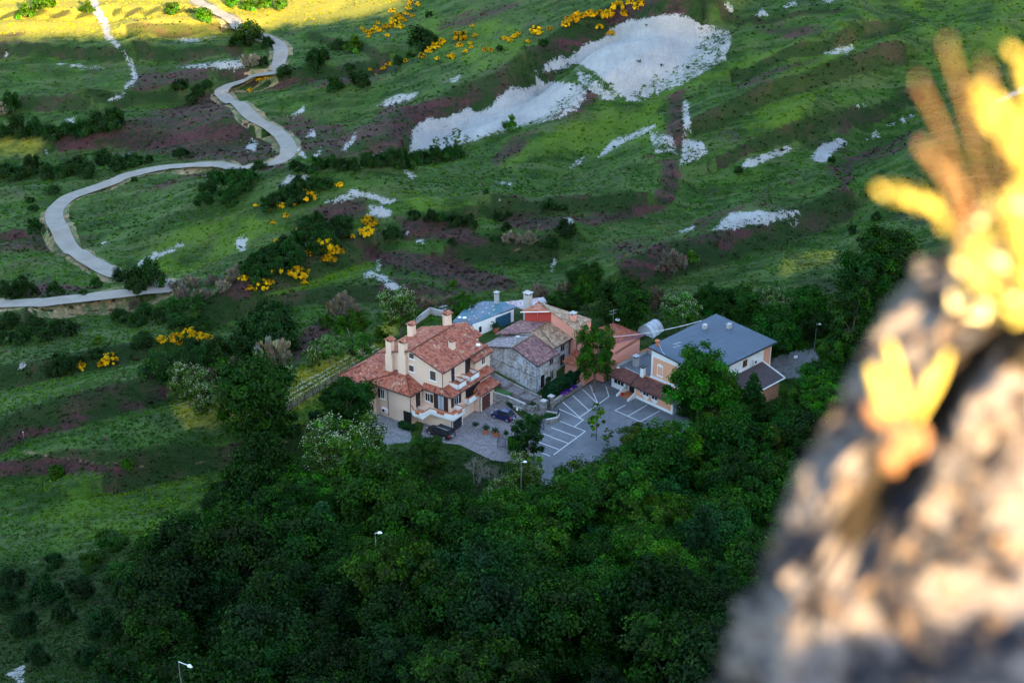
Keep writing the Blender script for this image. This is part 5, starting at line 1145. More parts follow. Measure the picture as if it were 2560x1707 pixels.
chimney(Pk, 11.6, -10.6, 5.5, 10.4, .5, .55, CONC, CONC, True); chimney(Pk, 11.2, -1.2, 8.2, 9.6, .38, .38, SALMON, CONC, True)
antenna(Pk, 9.7, -7.2, 8.0, 2.4, .8); antenna(Pk, 18.8, 1.4, 6.0, 2.6, .3); MB().ball((18.9, 2.2, 6.9), .42, 10, 6, .45).build("satellite_dish", GALV, Pk)

# ------------------------------------------------------------------ white garage, carport
G = bthing("garage", "low white garage with teal felt roof and dark blue door", "garage", S0, 52)
MB().prism([(6.2, -17.75), (15.3, -16.4), (15.7, -18.9), (13.8, -21.3), (10.2, -22.2), (5.2, -20.6)], .5, 4.9).build("wall", WHITE, G)
roofs(G, [[(5.7, -18.0, 5.02), (15.95, -16.2, 5.14), (16.1, -18.8, 5.2), (14.1, -21.8, 5.26), (10.1, -22.6, 5.22), (4.7, -21.0, 5.06)]], TEALROOF, th=.26)
gd = MB(); 
for i in range(2): gd.prism([(11.05 + i * 1.68, -16.92 + i * .247), (12.7 + i * 1.68, -16.68 + i * .247), (12.7 + i * 1.68, -16.58 + i * .247), (11.05 + i * 1.68, -16.82 + i * .247)], 2.2, 4.6)
gd.build("garage_door", TEAL, G)
wd = MB().prism([(7.3, -17.62), (8.0, -17.5), (8.0, -17.42), (7.3, -17.54)], 3.0, 4.2).build("window", TRIM, G)
MB().prism([(7.38, -17.52), (7.92, -17.44), (7.92, -17.39), (7.38, -17.47)], 3.08, 4.12).build("pane", GLASSD, wd)
chimney(G, 14.7, -19.6, 4.9, 6.9, .3, .3, CONC, CONC, True)
for a, b in ((7, -20), (8.2, -19.2), (9.3, -20.6), (10.2, -19), (11, -21), (11.8, -19.6), (12.5, -20.9), (13.2, -19.2), (12.2, -18.2), (9.8, -21.6), (6.6, -19), (7.8, -18.4), (10.6, -18.0), (13.6, -20.6)):
    k = random.uniform(.16, .28); r_ = random.uniform(0, 3); MB().prism([(a + k * math.cos(r_ + q), b + k * .6 * math.sin(r_ + q)) for q in (0.5, 2.6, 3.6, 5.8)], 5.1, 5.42).build("roof_stone", CONC, G)
MB().ball((6.2, -19.6, 5.65), .35, 10, 6, .4).build("satellite_dish", TRIM, G); MB().ball((5.9, -20.4, 5.6), .3, 10, 6, .4).build("satellite_dish", TRIM, G)
roofs(G, [[(3.6, -19.2, 4.55), (5.4, -18.2, 4.65), (6.0, -20.4, 4.8), (4.4, -21.2, 4.7)]], T_ORG, "lean_to_roof")
Cp = bthing("carport", "open carport with lichened pale tile roof behind the salmon house", "carport", S0, 52)
roofs(Cp, [[(15.9, -18.9, 5.25), (21.7, -14.9, 5.2), (20.5, -13.2, 5.0), (16.0, -14.5, 5.0)]], T_PALE, th=.2)
for a, b in ((16.3, -18.2), (16.4, -15.0), (20.9, -15.0), (20.2, -13.7)): MB().box(a - .1, a + .1, b - .1, b + .1, .5, 4.95).build("post", BROWN, Cp)
MB().box(16.2, 20.6, -14.9, -14.7, 4.6, 4.85).build("beam", BROWN, Cp)

# ------------------------------------------------------------------ restaurant
R = bthing("restaurant", "white and peach restaurant with big blue-grey roof and brown tiled front", "restaurant", R0, 44)
m = MB().box(.1, 3.0, .0, 7.75, -.4, 2.55); m.box(.3, 3.0, -5.0, -2.02, -.4, 2.56); m.box(.9, 3.0, -2.02, .0, -.4, 2.57)
m.box(1.5, 9, -5.2, 8, -.4, 2.92); m.gable(3.1, 19.2, [(.6, -.4), (11.5, -.4), (11.5, 7.25), (.6, 7.75)]); m.build("wall", WHITE, R)
wbox(MB(), ('b', .1, -1), .25, 7.4, .55, 2.25, -.02, .035).build("peach_panel", PEACH, R)
for s_ in (2.4, 4.15):
    q = MB(); n = 14
    pts = [(.055, s_ + .62 * math.cos(math.pi + math.pi * i / n), 1.25 + .62 * math.sin(math.pi + math.pi * i / n)) for i in range(n + 1)]
    q.face(pts); q.face([(.02, y, z) for _, y, z in pts]); q.build("round_panel", TRIM, R)
FW = ('b', .06, -1)
window(R, FW, 1.1, 1.5, 1.3, 2.0, fr=TRIM, sill=False); window(R, FW, 1.85, 2.95, 1.3, 2.1, sill=False); window(R, FW, 3.6, 4.7, 1.3, 2.1, sill=False)
window(R, ('b', .3, -1), -4.4, -2.4, .95, 2.1, sill=False, bars=2)
door(R, ('b', .9, -1), -1.75, -.35, -.05, 2.2, BLACK, TRIM)
roofs(R, [[(-.75, -.1, 2.5), (-.75, 8.1, 2.5), (1.55, 8.1, 3.45), (1.55, -.1, 3.45)], [(-.75, -5.35, 2.5), (-.75, -.25, 2.5), (1.45, -.3, 3.45), (1.45, -3.5, 3.45)], [(-.75, -5.35, 2.5), (1.45, -3.5, 3.45), (2.2, -5.35, 2.6)]], T_BRN)
gutter(R, [((-.82, -5.4, 2.38), (-.82, 8.1, 2.38))])
m = MB().box(1.56, 1.72, -.05, 8.05, 2.93, 3.5); m.box(1.46, 1.6, -3.4, -.32, 2.93, 3.48); m.box(8.7, 8.9, -5.15, .58, 2.93, 3.6); m.box(1.6, 8.7, -5.18, -5.0, 2.93, 3.6); m.build("parapet", CONC, R)
MB().box(1.5, 1.78, -.1, 8.1, 3.502, 3.58).build("coping", TERRA, R); MB().box(8.64, 8.96, -5.2, .58, 3.602, 3.68).build("coping", TERRA, R); MB().box(1.6, 8.63, -5.24, -4.94, 3.604, 3.68).build("coping", TERRA, R)
MB().box(1.8, 8.68, -4.98, .58, 2.925, 2.95).build("terrace_floor", ASPH, R)
chimney(R, 1.5, .35, 2.9, 4.7, .3, .3, WHITE, DMETAL, True); chimney(R, 3.9, -3.2, 2.9, 4.4, .4, .35, CONC, GALV, True)
roofs(R, [[(2.7, .25, 8.0), (19.65, -.1, 8.05), (19.4, 12.3, 7.5), (2.3, 11.9, 7.45)]], FELT, th=.3)
gutter(R, [((2.6, .2, 7.9), (2.2, 11.9, 7.35)), ((2.2, 12.0, 7.3), (19.4, 12.4, 7.35))], .09, DMETAL)
pw = ('b', 3.1, -1)
wbox(MB(), pw, 1.0, 10.9, 3.2, 6.4, -.02, .04).build("peach_panel", PEACH, R)
w_ = window(R, pw, 2.0, 2.95, 3.7, 5.2, sill=True, bars=1)
q = MB(); pts = [(3.02, 2.475 + .62 * math.cos(math.pi * i / 12), 5.3 + .4 * math.sin(math.pi * i / 12)) for i in range(13)]; q.face(pts); q.face([(3.08, y, z) for _, y, z in pts]); q.build("arch", TRIM, w_)
rw = ('a', 11.5, 1)
window(R, rw, 12.0, 12.9, 5.3, 6.3, fr=mat_plain("orange_frame", (.45, .14, .03), .6), sill=False); aircon(R, rw, 14.2, 5.0, 1.2, .8)
wbox(MB(), rw, 17.3, 18.9, 1.0, 6.6, -.02, .05).build("peach_panel", PEACH, R)
m = MB().prism([(9.0, 11.45), (16.4, 11.45), (16.6, 15.3), (8.8, 15.3)], -.4, 2.95); m.build("side_wall", PEACH, R)
roofs(R, [[(8.6, 11.52, 4.55), (16.9, 11.52, 4.55), (17.1, 15.7, 3.15), (8.4, 15.7, 3.15)]], RIBBED, "metal_roof", .12)
gutter(R, [((17.1, 11.5, 4.6), (17.3, 15.7, 3.2)), ((8.4, 15.8, 3.12), (17.3, 15.8, 3.12))], .11, TRIM, "edge_trim")
for a, b in ((14.2, 2.0), (17.2, 4.5)): MB().box(a - .35, a + .35, b - .3, b + .3, 7.6, 8.65).build("roof_vent", CONC, R)
MB().tube((4.0, .9, 7.6), (4.0, .9, 8.7), .25, 8).tube((4.0, .9, 8.7), (4.0, .9, 8.9), .4, 8).build("flue", TERRA, R); antenna(R, 4.2, 4.6, 7.7, 2.2, .2)
for s_ in (-2.2, .15):
    m = MB(); m.face([(.28, s_, -.02), (.28, s_, 1.15), (-1.7, s_, .35), (-1.7, s_, -.02)]); m.face([(.28, s_ + .12, -.02), (.28, s_ + .12, 1.15), (-1.7, s_ + .12, .35), (-1.7, s_ + .12, -.02)])
    m.face([(.28, s_, 1.15), (.28, s_ + .12, 1.15), (-1.7, s_ + .12, .35), (-1.7, s_, .35)]); m.face([(-1.7, s_, -.02), (-1.7, s_ + .12, -.02), (-1.7, s_ + .12, .35), (-1.7, s_, .35)]); m.build("stair_parapet", WHITE, R)
m = MB().box(-.5, .9, -2.05, .12, -.1, .18); m.box(-1.1, -.5, -2.05, .12, -.1, .10); m.build("doorstep", TERRA, R)
def pot(name, label, x, y, z, r, h, mat, plant_=True, long=1.0):
    e = thing(name, label, "flower pot", (x, y, z), random.uniform(0, 3))
    if long > 1: MB().prism([(-r * long, -r), (r * long, -r), (r * long, r), (-r * long, r)], 0, h).build("planter", mat, e)
    else: MB().tube((0, 0, 0), (0, 0, h), r * .75, 12, r).build("planter", mat, e)
    if plant_:
        rng = np.random.default_rng(int(abs(x) * 100)); n = 160; C = rng.normal(0, 1, (n, 3)) * np.array([r * long * .55, r * .6, .16]) + np.array([0, 0, h + .28])
        link("plant", leaf_mesh("pot_plant", C, unit(n, rng), .16, jit((.03, .075, .04), n, rng), LEAF, rng), e)
    return e
x, y = frame_w(R0, 44, -.9, -1.6); pot("flower_pot", "small red pot on the restaurant's doorstep", x, y, .12, .25, .4, mat_plain("red_pot", (.45, .03, .03), .5), False)
for (u, v), mt, lg, lab in ((c4(635,375), CONC, 1, "round grey pot leftmost in the row on the driveway"), (c4(720,402), TERRA, 1.6, "terracotta trough second from left on the driveway"), (c4(805,428), TERRA, 1.6, "terracotta trough third from left on the driveway"), (c4(890,448), CONC, 1, "round grey pot rightmost in the row on the driveway")):
    x, y = on_ray(u, v, 0); pot("flower_pot", lab, x, y, .014, .4, .5, mt, True, lg)

# ------------------------------------------------------------------ garden walls, gates, hedges, small things
def sw(a, b): return frame_w(S0, 52, a, b)
def wall_run(name, label, cat, pts, z0, z1s, th, mat, cap=None):
    e = thing(name, label, cat, (pts[0][0], pts[0][1], 0)); o = np.array(pts[0]); m = MB(); cm = MB()
    for i in range(len(pts) - 1):
        p, q = np.array(pts[i]) - o, np.array(pts[i + 1]) - o; d = (q - p) / np.linalg.norm(q - p); n = np.array((-d[1], d[0])) * th / 2
        c_ = [(*(p + n),), (*(q + n),), (*(q - n),), (*(p - n),)]; c_ = [(x, -y) for x, y in c_]
        h0, h1 = z1s[i], z1s[i + 1]
        top = [(c_[0][0], c_[0][1], h0), (c_[1][0], c_[1][1], h1), (c_[2][0], c_[2][1], h1), (c_[3][0], c_[3][1], h0)]; lo = [(x, y, z0) for x, y, _ in top]
        m.face(top); m.face(lo[::-1])
        for k in range(4): j = (k + 1) % 4; m.face([lo[k], lo[j], top[j], top[k]])
        if cap: cm.roof([(x * 1, y * 1, z + .08) for x, y, z in top], .075)
    m.build("wall", mat, e)
    if cap: cm.build("coping", cap, e)
    return e
wall_run("retaining_wall", "rubble retaining wall behind the blue hatchback, below the stepped path", "wall", [sw(-6.0, -4.6), sw(-5.0, -2.2), sw(-4.7, 1.5)], -.3, [2.0, 1.6, 1.15], .4, RUBBLE, CONC)
wall_run("path_wall", "low stone wall between the stepped path and the stone house", "wall", [sw(-2.0, -8.5), sw(-1.9, -4), sw(-1.7, 2.2)], -.3, [3.0, 2.2, 1.45], .35, RUBBLE)
wall_run("planter_wall", "low stone wall under the hedge beside the parking bays", "wall", [sw(-1.2, 3.75), sw(3.5, 3.6), sw(8.2, 3.6)], -.3, [.75, .7, .7], .4, RUBBLE, CONC)
wall_run("entrance_wall", "low stone wall with railing between driveway gate and car park", "wall", [sw(-3.9, 4.9), sw(-3.2, 6.7), sw(-4.4, 7.3), sw(-6.2, 6.5)], -.3, [.75, .7, .7, .8], .4, RUBBLE, CONC)
for i, (a, b, z, lab) in enumerate(((-4.3, 2.4, 1.25, "square stone planter at the foot of the stepped path"),)):
    e = thing("stone_planter", lab, "planter", (*sw(a, b), 0), math.radians(52)); MB().box(-.7, .7, -.7, .7, -.3, z).build("box", RUBBLE, e)
    rng = np.random.default_rng(4); C = rng.normal(0, 1, (200, 3)) * np.array([.35, .35, .1]) + np.array([0, 0, z + .1]); link("plant", leaf_mesh("planter_plant", C, unit(200, rng), .16, jit((.05, .08, .03), 200, rng), LEAF, rng), e)
for a, b, lab in ((-3.7, 4.2, "stone gate pillar nearer the driveway, with flat grey cap"), (-1.85, 4.2, "stone gate pillar beside the dark hedge, with flat grey cap")):
    e = thing("gate_pillar", lab, "gate pillar", (*sw(a, b), 0), math.radians(52)); MB().box(-.35, .35, -.35, .35, -.3, 2.2).build("shaft", RUBBLE, e); MB().box(-.43, .43, -.43, .43, 2.202, 2.34).build("cap", CONC, e)
def railing(name, label, cat, p, q, h, n, z=0.0, arch=0.0):
    e = thing(name, label, cat, (p[0], p[1], z)); d = np.array(q) - np.array(p); m = MB(); f = MB()
    top = lambda s_: h + arch * math.sin(math.pi * s_)
    for i in range(n + 1):
        s_ = i / n; m.tube((d[0] * s_, -d[1] * s_, .08), (d[0] * s_, -d[1] * s_, top(s_)), .018 if 0 < i < n else .045, 5)
    for k in range(8): a, b = k / 8, (k + 1) / 8; f.tube((d[0] * a, -d[1] * a, top(a)), (d[0] * b, -d[1] * b, top(b)), .03, 5)
    f.tube((0, 0, .15), (d[0], -d[1], .15), .025, 5); m.build("bars", DMETAL, e); f.build("frame", DMETAL, e); return e
railing("iron_gate", "small iron gate between the two stone pillars", "gate", sw(-3.3, 4.2), sw(-2.25, 4.2), 1.7, 8, .6)
railing("iron_gate", "open iron driveway gate leaf beside the low stone wall", "gate", (3.65, 186.4), (4.75, 185.0), 1.5, 9, 0, -.3)
railing("iron_gate", "iron gate leaf beside the clipped hedge at the driveway's end", "gate", (-2.1, 179.9), (-.9, 179.8), 1.6, 9, 0, .2)
railing("iron_railing", "iron railing on the low wall above the parking bays", "railing", sw(-3.8, 5.0), sw(-3.2, 6.6), .75, 10, .75)
railing("iron_railing", "iron railing on the low wall's corner by the driveway gate", "railing", sw(-3.3, 6.8), sw(-4.3, 7.25), .75, 6, .75)
for i in range(4):
    a = -3.4 - i * .35; e = MB().box(0, .4, 0, 1.3, -.3, .55 - i * .13).build("stone_step", RUBBLE); e.location = (*sw(a, 2.9), 0); e.rotation_euler = (0, 0, math.radians(52))
    tag(e, ["topmost", "second from top", "third from top", "lowest"][i] + " stone step beside the square planter", "step", "stone steps by the planter")
PATH = [(-2.9, -9.5, 3.2), (-3.0, -6.8, 2.6), (-2.9, -3.0, 1.85), (-2.45, -.7, 1.45), (-2.5, 1.5, 1.05), (-2.6, 4.0, .62)]
m = MB()
for i in range(len(PATH) - 1):
    a0, b0, z0 = PATH[i]; a1, b1, z1 = PATH[i + 1]; m.prism([(a0 - 1.2, b0), (a0 + .85, b0), (a1 + .85, b1 - .004), (a1 - 1.2, b1 - .004)], -.3, z0 - .12)
o = m.build("stepped_path", COBB); o.location = (*S0, 0); o.rotation_euler = (0, 0, math.radians(52)); tag(o, "cobbled path in long steps between villa and stone house", "path", kind="structure")
o = MB().prism([(-8.5, -6.5), (-6.2, -6.0), (-4.9, -2.0), (-4.1, -1.6), (-4.1, -9), (-8.0, -9.5)], -.3, 1.9).build("lawn", mat_plain("lawn_grass", (.045, .11, .028), .95, .4, 3)); o.location = (*S0, 0); o.rotation_euler = (0, 0, math.radians(52)); tag(o, "small lawn above the retaining wall", "lawn", kind="structure")
e = thing("bench", "stone bench against the retaining wall", "bench", (*sw(-5.05, .2), 0), math.radians(52)); MB().box(-.25, .25, -.8, .8, .42, .5).build("seat", CONC, e)
for s_ in (-.6, .6): MB().box(-.2, .2, s_ - .08, s_ + .08, 0, .42).build("leg", CONC, e)
o = MB().ball((0, 0, .22), .2, 10, 7).ball((0, 0, .5), .12, 8, 6).build("garden_figurine", TRIM); o.location = (*sw(-5.5, .45), 0); tag(o, "small white garden figurine in front of the bench", "figurine")
def leaf_box(name, label, cat, poly, z0, z1, dens, base, size, seed, flowers=None, rough=.12):
    rng = np.random.default_rng(seed); poly = np.array(poly); o = poly.mean(0); pl = poly - o
    x0, y0 = pl.min(0); x1, y1 = pl.max(0); n = int(dens); P = np.column_stack((rng.uniform(x0, x1, n * 3), rng.uniform(y0, y1, n * 3))); sd = poly_sd(P[:, 0], P[:, 1], pl); P = P[sd > 0][:n]; sd = sd[sd > 0][:n]
    top = z1 * (1 + rough * (fbm(P[:, 0] * .8 + 9, P[:, 1] * .8, 3, seed) - .5) * 2) - np.exp(-sd / .35) * .35
    z = np.where(rng.uniform(size=len(P)) < .6, top - rng.uniform(0, .25, len(P)), rng.uniform(z0, top)); C = np.column_stack((P, z)); N = unit(len(P), rng) + np.array([0, 0, .6]); N /= np.linalg.norm(N, axis=1)[:, None]
    col = jit(base, len(P), rng, .35)
    if flowers is not None: k = rng.uniform(size=len(P)) < flowers[1]; col[k] = jit(flowers[0], k.sum(), rng, .15, .05)
    ob = link(name, leaf_mesh(name, C, N, size, col, LEAF, rng)); ob.location = (o[0], o[1], 0); return tag(ob, label, cat)
leaf_box("hedge", "tall dark evergreen hedge between stone house and parking bays", "hedge", [sw(-1.1, 1.7), sw(-1.1, 3.6), sw(3, 3.5), sw(8.3, 3.5), sw(8.9, 1.4), sw(4, 1.3)], .4, 2.5, 9000, (.018, .060, .024), .19, 3, rough=.3)
leaf_box("hedge", "low clipped bright green hedge at the driveway's end", "hedge", [(-.6, 178.0), (1.9, 178.0), (1.9, 181.2), (-.6, 181.2)], .0, 1.5, 3500, (.05, .145, .022), .15, 4, rough=.03)
leaf_box("hedge", "small dark clipped hedge beside the black estate car", "hedge", [frame_w(V0, 55.5, a, b) for a, b in ((-4.9, -4.9), (-4.9, -2.3), (-3.9, -2.3), (-3.9, -4.9))], 0, 1.1, 2000, (.025, .075, .024), .15, 5, rough=.04)
leaf_box("hedge", "low green hedge on the wall beside the driveway gate", "hedge", [sw(-4.0, 5.0), sw(-3.5, 6.6), sw(-4.4, 7.0), sw(-5.6, 6.4), sw(-5.0, 5.2)], .1, .95, 1800, (.03, .085, .028), .14, 6, rough=.05)
leaf_box("shrub", "dark shrub against the retaining wall near the bench", "shrub", [sw(-5.3, -1.8), sw(-5.3, -.6), sw(-4.6, -.6), sw(-4.6, -1.8)], 0, .9, 700, (.025, .075, .025), .15, 8)
leaf_box("shrub", "climbing plant against the wall of the stone house", "shrub", [sw(2.3, .05), sw(3.0, .05), sw(3.0, .5), sw(2.3, .5)], 1, 2.8, 400, (.025, .075, .025), .15, 9)
for i, (a, b) in enumerate(((1.9, 3.95), (3.1, 3.95), (4.7, 3.95))):
    x, y = sw(a, b); e = thing("flower_pot", ["leftmost", "middle", "rightmost"][i] + " pot of purple flowers on the wall under the hedge", "flower pot", (x, y, .72)); MB().tube((0, 0, 0), (0, 0, .3), .2, 10, .28).build("planter", TERRA, e)
    rng = np.random.default_rng(i); C = rng.normal(0, 1, (130, 3)) * np.array([.24, .24, .13]) + np.array([0, 0, .42]); link("flowers", leaf_mesh("purple_flowers", C, unit(130, rng), .13, jit((.17, .06, .40), 130, rng), LEAF, rng), e)
e = pot("flower_pot", "big pot plant beside the blue garage door", *sw(10.2, -16.2), 2.3, .45, .6, TERRA); e.scale = (1.3, 1.3, 1.6)

# polytunnel, fence, posts, cables
T_ = thing("poly_tunnel", "pale grey rounded tunnel tent behind the salmon house", "tunnel tent", (23.1, 213.6, 1.0), math.radians(48))
m = MB(); n = 12
prof = [(1.75 * math.cos(math.pi * i / n), 3.3 * math.sin(math.pi * i / n) ** .75) for i in range(n + 1)]
L_ = 3.2
for i in range(n): m.face([(-L_ / 2, prof[i][0], prof[i][1]), (L_ / 2, prof[i][0], prof[i][1]), (L_ / 2, prof[i + 1][0], prof[i + 1][1]), (-L_ / 2, prof[i + 1][0], prof[i + 1][1])])
m.build("cover", TUNNEL, T_, smooth_=True)
m = MB(); 
for s_ in (-L_ / 2, L_ / 2): m.face([(s_, b, z) for b, z in prof])
m.build("end_panel", TUNNEL, T_)
m = MB()
for s_ in (-L_ / 2, -L_ / 6, L_ / 6, L_ / 2):
    for i in range(n): m.tube((s_, prof[i][0] * 1.01, prof[i][1] * 1.01), (s_, prof[i + 1][0] * 1.01, prof[i + 1][1] * 1.01), .035, 4)
m.build("hoop", GALV, T_)
ca = lambda x, y: (400 + x / 3.92, 680 + y / 3.92)
FP = [ground(*ca(*q)) for q in ((1230, 1370), (1290, 1342), (1500, 1215), (1750, 1062), (1960, 935), (2200, 800))]; FP = np.array([(float(a[0]), float(b[0])) for a, b, _ in FP]); FPr = resample(FP, 1.3)
e = thing("garden_fence", "dark slatted fence running up the slope left of the villa", "fence", (FPr[0][0], FPr[0][1], 0)); o = FPr[0]
rl = MB(); pn = MB()
for i, p_ in enumerate(FPr):
    z = float(zq(*p_)[0]); q_ = p_ - o; MB().box(-.05, .05, -.05, .05, z - .3, z + 1.15).build("post", BROWN, e, loc=(q_[0], q_[1], 0))
    if i:
        pp = FPr[i - 1] - o; zp = float(zq(*FPr[i - 1])[0])
        for h in (.35, 1.0): rl.tube((pp[0], -pp[1], zp + h), (q_[0], -q_[1], z + h), .035, 4)
        for k in range(7): s_ = (k + .5) / 7; x_, y_ = pp * (1 - s_) + q_ * s_; zz = zp * (1 - s_) + z * s_; pn.box(x_ - .035, x_ + .035, -y_ - .035, -y_ + .035, zz + .1, zz + 1.05)
rl.build("rail", BROWN, e); pn.build("slats", mat_plain("weathered_fence_wood", (.20, .175, .19), .8, .3, 4), e)
rng = np.random.default_rng(12)
for k in range(3):
    dd = np.gradient(FPr, axis=0); dd /= np.linalg.norm(dd, axis=1)[:, None]; ln = FPr + np.column_stack((-dd[:, 1], dd[:, 0])) * (.9 + 1.1 * k)
    ln = ln[2:]; s_ = rng.uniform(0, len(ln) - 1.01, 900); i = s_.astype(int); P = ln[i] + (ln[i + 1] - ln[i]) * (s_ - i)[:, None] + rng.normal(0, .1, (900, 2)); z = zq(P[:, 0], P[:, 1]); h = rng.uniform(.1, 1.0, 900)
    col = jit((.04, .10, .03), 900, rng); fl = (h > .72); col[fl] = jit((.72, .74, .62), fl.sum(), rng, .08, .02)
    ob = link("rose_row", leaf_mesh("rose_row", np.column_stack((P - ln[0], z + h)), unit(900, rng), .13, col, LEAF, rng)); ob.location = (ln[0][0], ln[0][1], 0)
    tag(ob, ["row of white flowering plants nearest the dark fence", "middle row of white flowering plants along the fence", "row of white flowering plants farthest from the fence"][k], "flower row", "rows of white flowers along the fence")
for (u, v), du, lab in ((ca(1865, 628), -4, "lower leaning grey post on the slope behind the villa"), (ca(2115, 505), -6, "upper leaning grey post on the slope behind the villa")):
    x, y, z = ground(u, v); o = MB().tube((0, 0, -.2), (-.45, 0, 1.5), .05, 6).build("leaning_post", GALV); o.location = (float(x[0]), float(y[0]), float(z[0])); tag(o, lab, "post")
for u, v, lab in ((142 / 2.352 + 0, 560 + 1265 / 2.352, "thin white-tipped post on the left meadow"), (1830 / 2.352, 560 + 1235 / 2.352, "thin white-tipped post beside the earth track")):
    x, y, z = ground(u, v); e = thing("marker_post", lab, "post", (float(x[0]), float(y[0]), float(z[0]))); MB().tube((0, 0, -.2), (0, 0, 1.3), .035, 6).build("pole", GALV, e); MB().box(-.06, .06, -.06, .06, 1.3, 1.42).build("cap", TRIM, e)
wall_run("garden_wall", "low pale wall bending round the lawn behind the villa", "wall", [(-17.4, 214.9), (-14.1, 221.5), (-11.7, 220.2)], 0, [3.3, 3.4, 3.4], .3, CONC)
def cable(label, p, q, sag, r=.045):
    P, Q = Vector(p), Vector(q); m = MB(); n = 14; pr = None
    for i in range(n + 1):
        s_ = i / n; c_ = P.lerp(Q, s_); c_.z -= sag * 4 * s_ * (1 - s_); c_ = (c_.x, -c_.y, c_.z)
        if pr: m.tube(pr, c_, r, 5)
        pr = c_
    tag(m.build("cable", CABLE), label, "cable")
A_ = (*sw(12.5, 4.6), 6.9); B_ = (*frame_w(R0, 44, 15.5, .3), 8.3)
cable("pale overhead cable from striped red roof to blue roof", A_, B_, .5)
cable("thin pale cable on top of the blue roof's left corner", (*frame_w(R0, 44, 4.0, 1.2), 8.4), (*frame_w(R0, 44, 2.6, 3.6), 7.9), .2, .025)

# street lamps
def lamp(label, x, y, z0, h, ang, arm=1.0):
    e = thing("street_lamp", label, "street lamp", (x, y, z0), ang)
    MB().tube((0, 0, -.3), (0, 0, h), .075, 8, .045).build("pole", GALV, e)
    MB().tube((0, 0, h), (arm, 0, h + .12 * arm), .04, 6).build("arm", GALV, e)
    m = MB(); n = 10; L, W = .58, .16
    ring = [(arm - .1 + L * .5 + L * .5 * math.cos(2 * math.pi * i / n), W * math.sin(2 * math.pi * i / n)) for i in range(n)]
    z = h + .12 * arm; m.face([(x_, y_, z - .02) for x_, y_ in ring])
    for i in range(n):
        j = (i + 1) % n; cx_ = arm - .1 + L * .5
        a_ = (ring[i][0], ring[i][1], z - .02); b_ = (ring[j][0], ring[j][1], z - .02); c_ = ((ring[j][0] - cx_) * .6 + cx_, ring[j][1] * .6, z + .14); d_ = ((ring[i][0] - cx_) * .6 + cx_, ring[i][1] * .6, z + .14)
        m.face([a_, b_, c_, d_]); m.face([d_, c_, (cx_, 0, z + .16)])
    m.build("lamp_head", TRIM, e); return e
x, y = 49.08, 207.1; lamp("street lamp beside the gravel lot right of the restaurant", x, y, float(zq(x, y)[0]) - .2, 5.6, 0, .3)
lamp("street lamp in front of the restaurant's peach corner", 25.4, 191.3, -.1, 4.2, 0, .3)
def lamp_at(label, u, v, h, ang, arm):
    x, y, z = ground(u, v + 120)
    x, y, z = float(x[0]), float(y[0]), float(z[0])
    for _ in range(12): nx, ny = on_ray(u, v, z + h); x, y = .6 * x + .4 * nx, .6 * y + .4 * ny; z = float(zq(x, y)[0])
    return lamp(label, x, y, z, h, ang, arm)
lamp_at("street lamp head rising out of the dark wood", 938, 1336, 11.5, 0, .3); lamp_at("street lamp with long arm at the bottom of the wood", 447, 1660, 12.0, -.6, 1.2); lamp_at("street lamp head among cream blossom beside the car park", 1303, 1155, 7.5, 0, .3)
x, y = on_ray(1985, 935, .5); e = thing("floodlight", "small white floodlight on a post in the gravel lot", "floodlight", (x, y, float(zq(x, y)[0])), .3); MB().tube((0, 0, -.2), (0, 0, 2.6), .05, 6).build("pole", GALV, e); MB().box(-.3, .3, -.15, .15, 2.6, 2.9).build("lamp_head", TRIM, e)

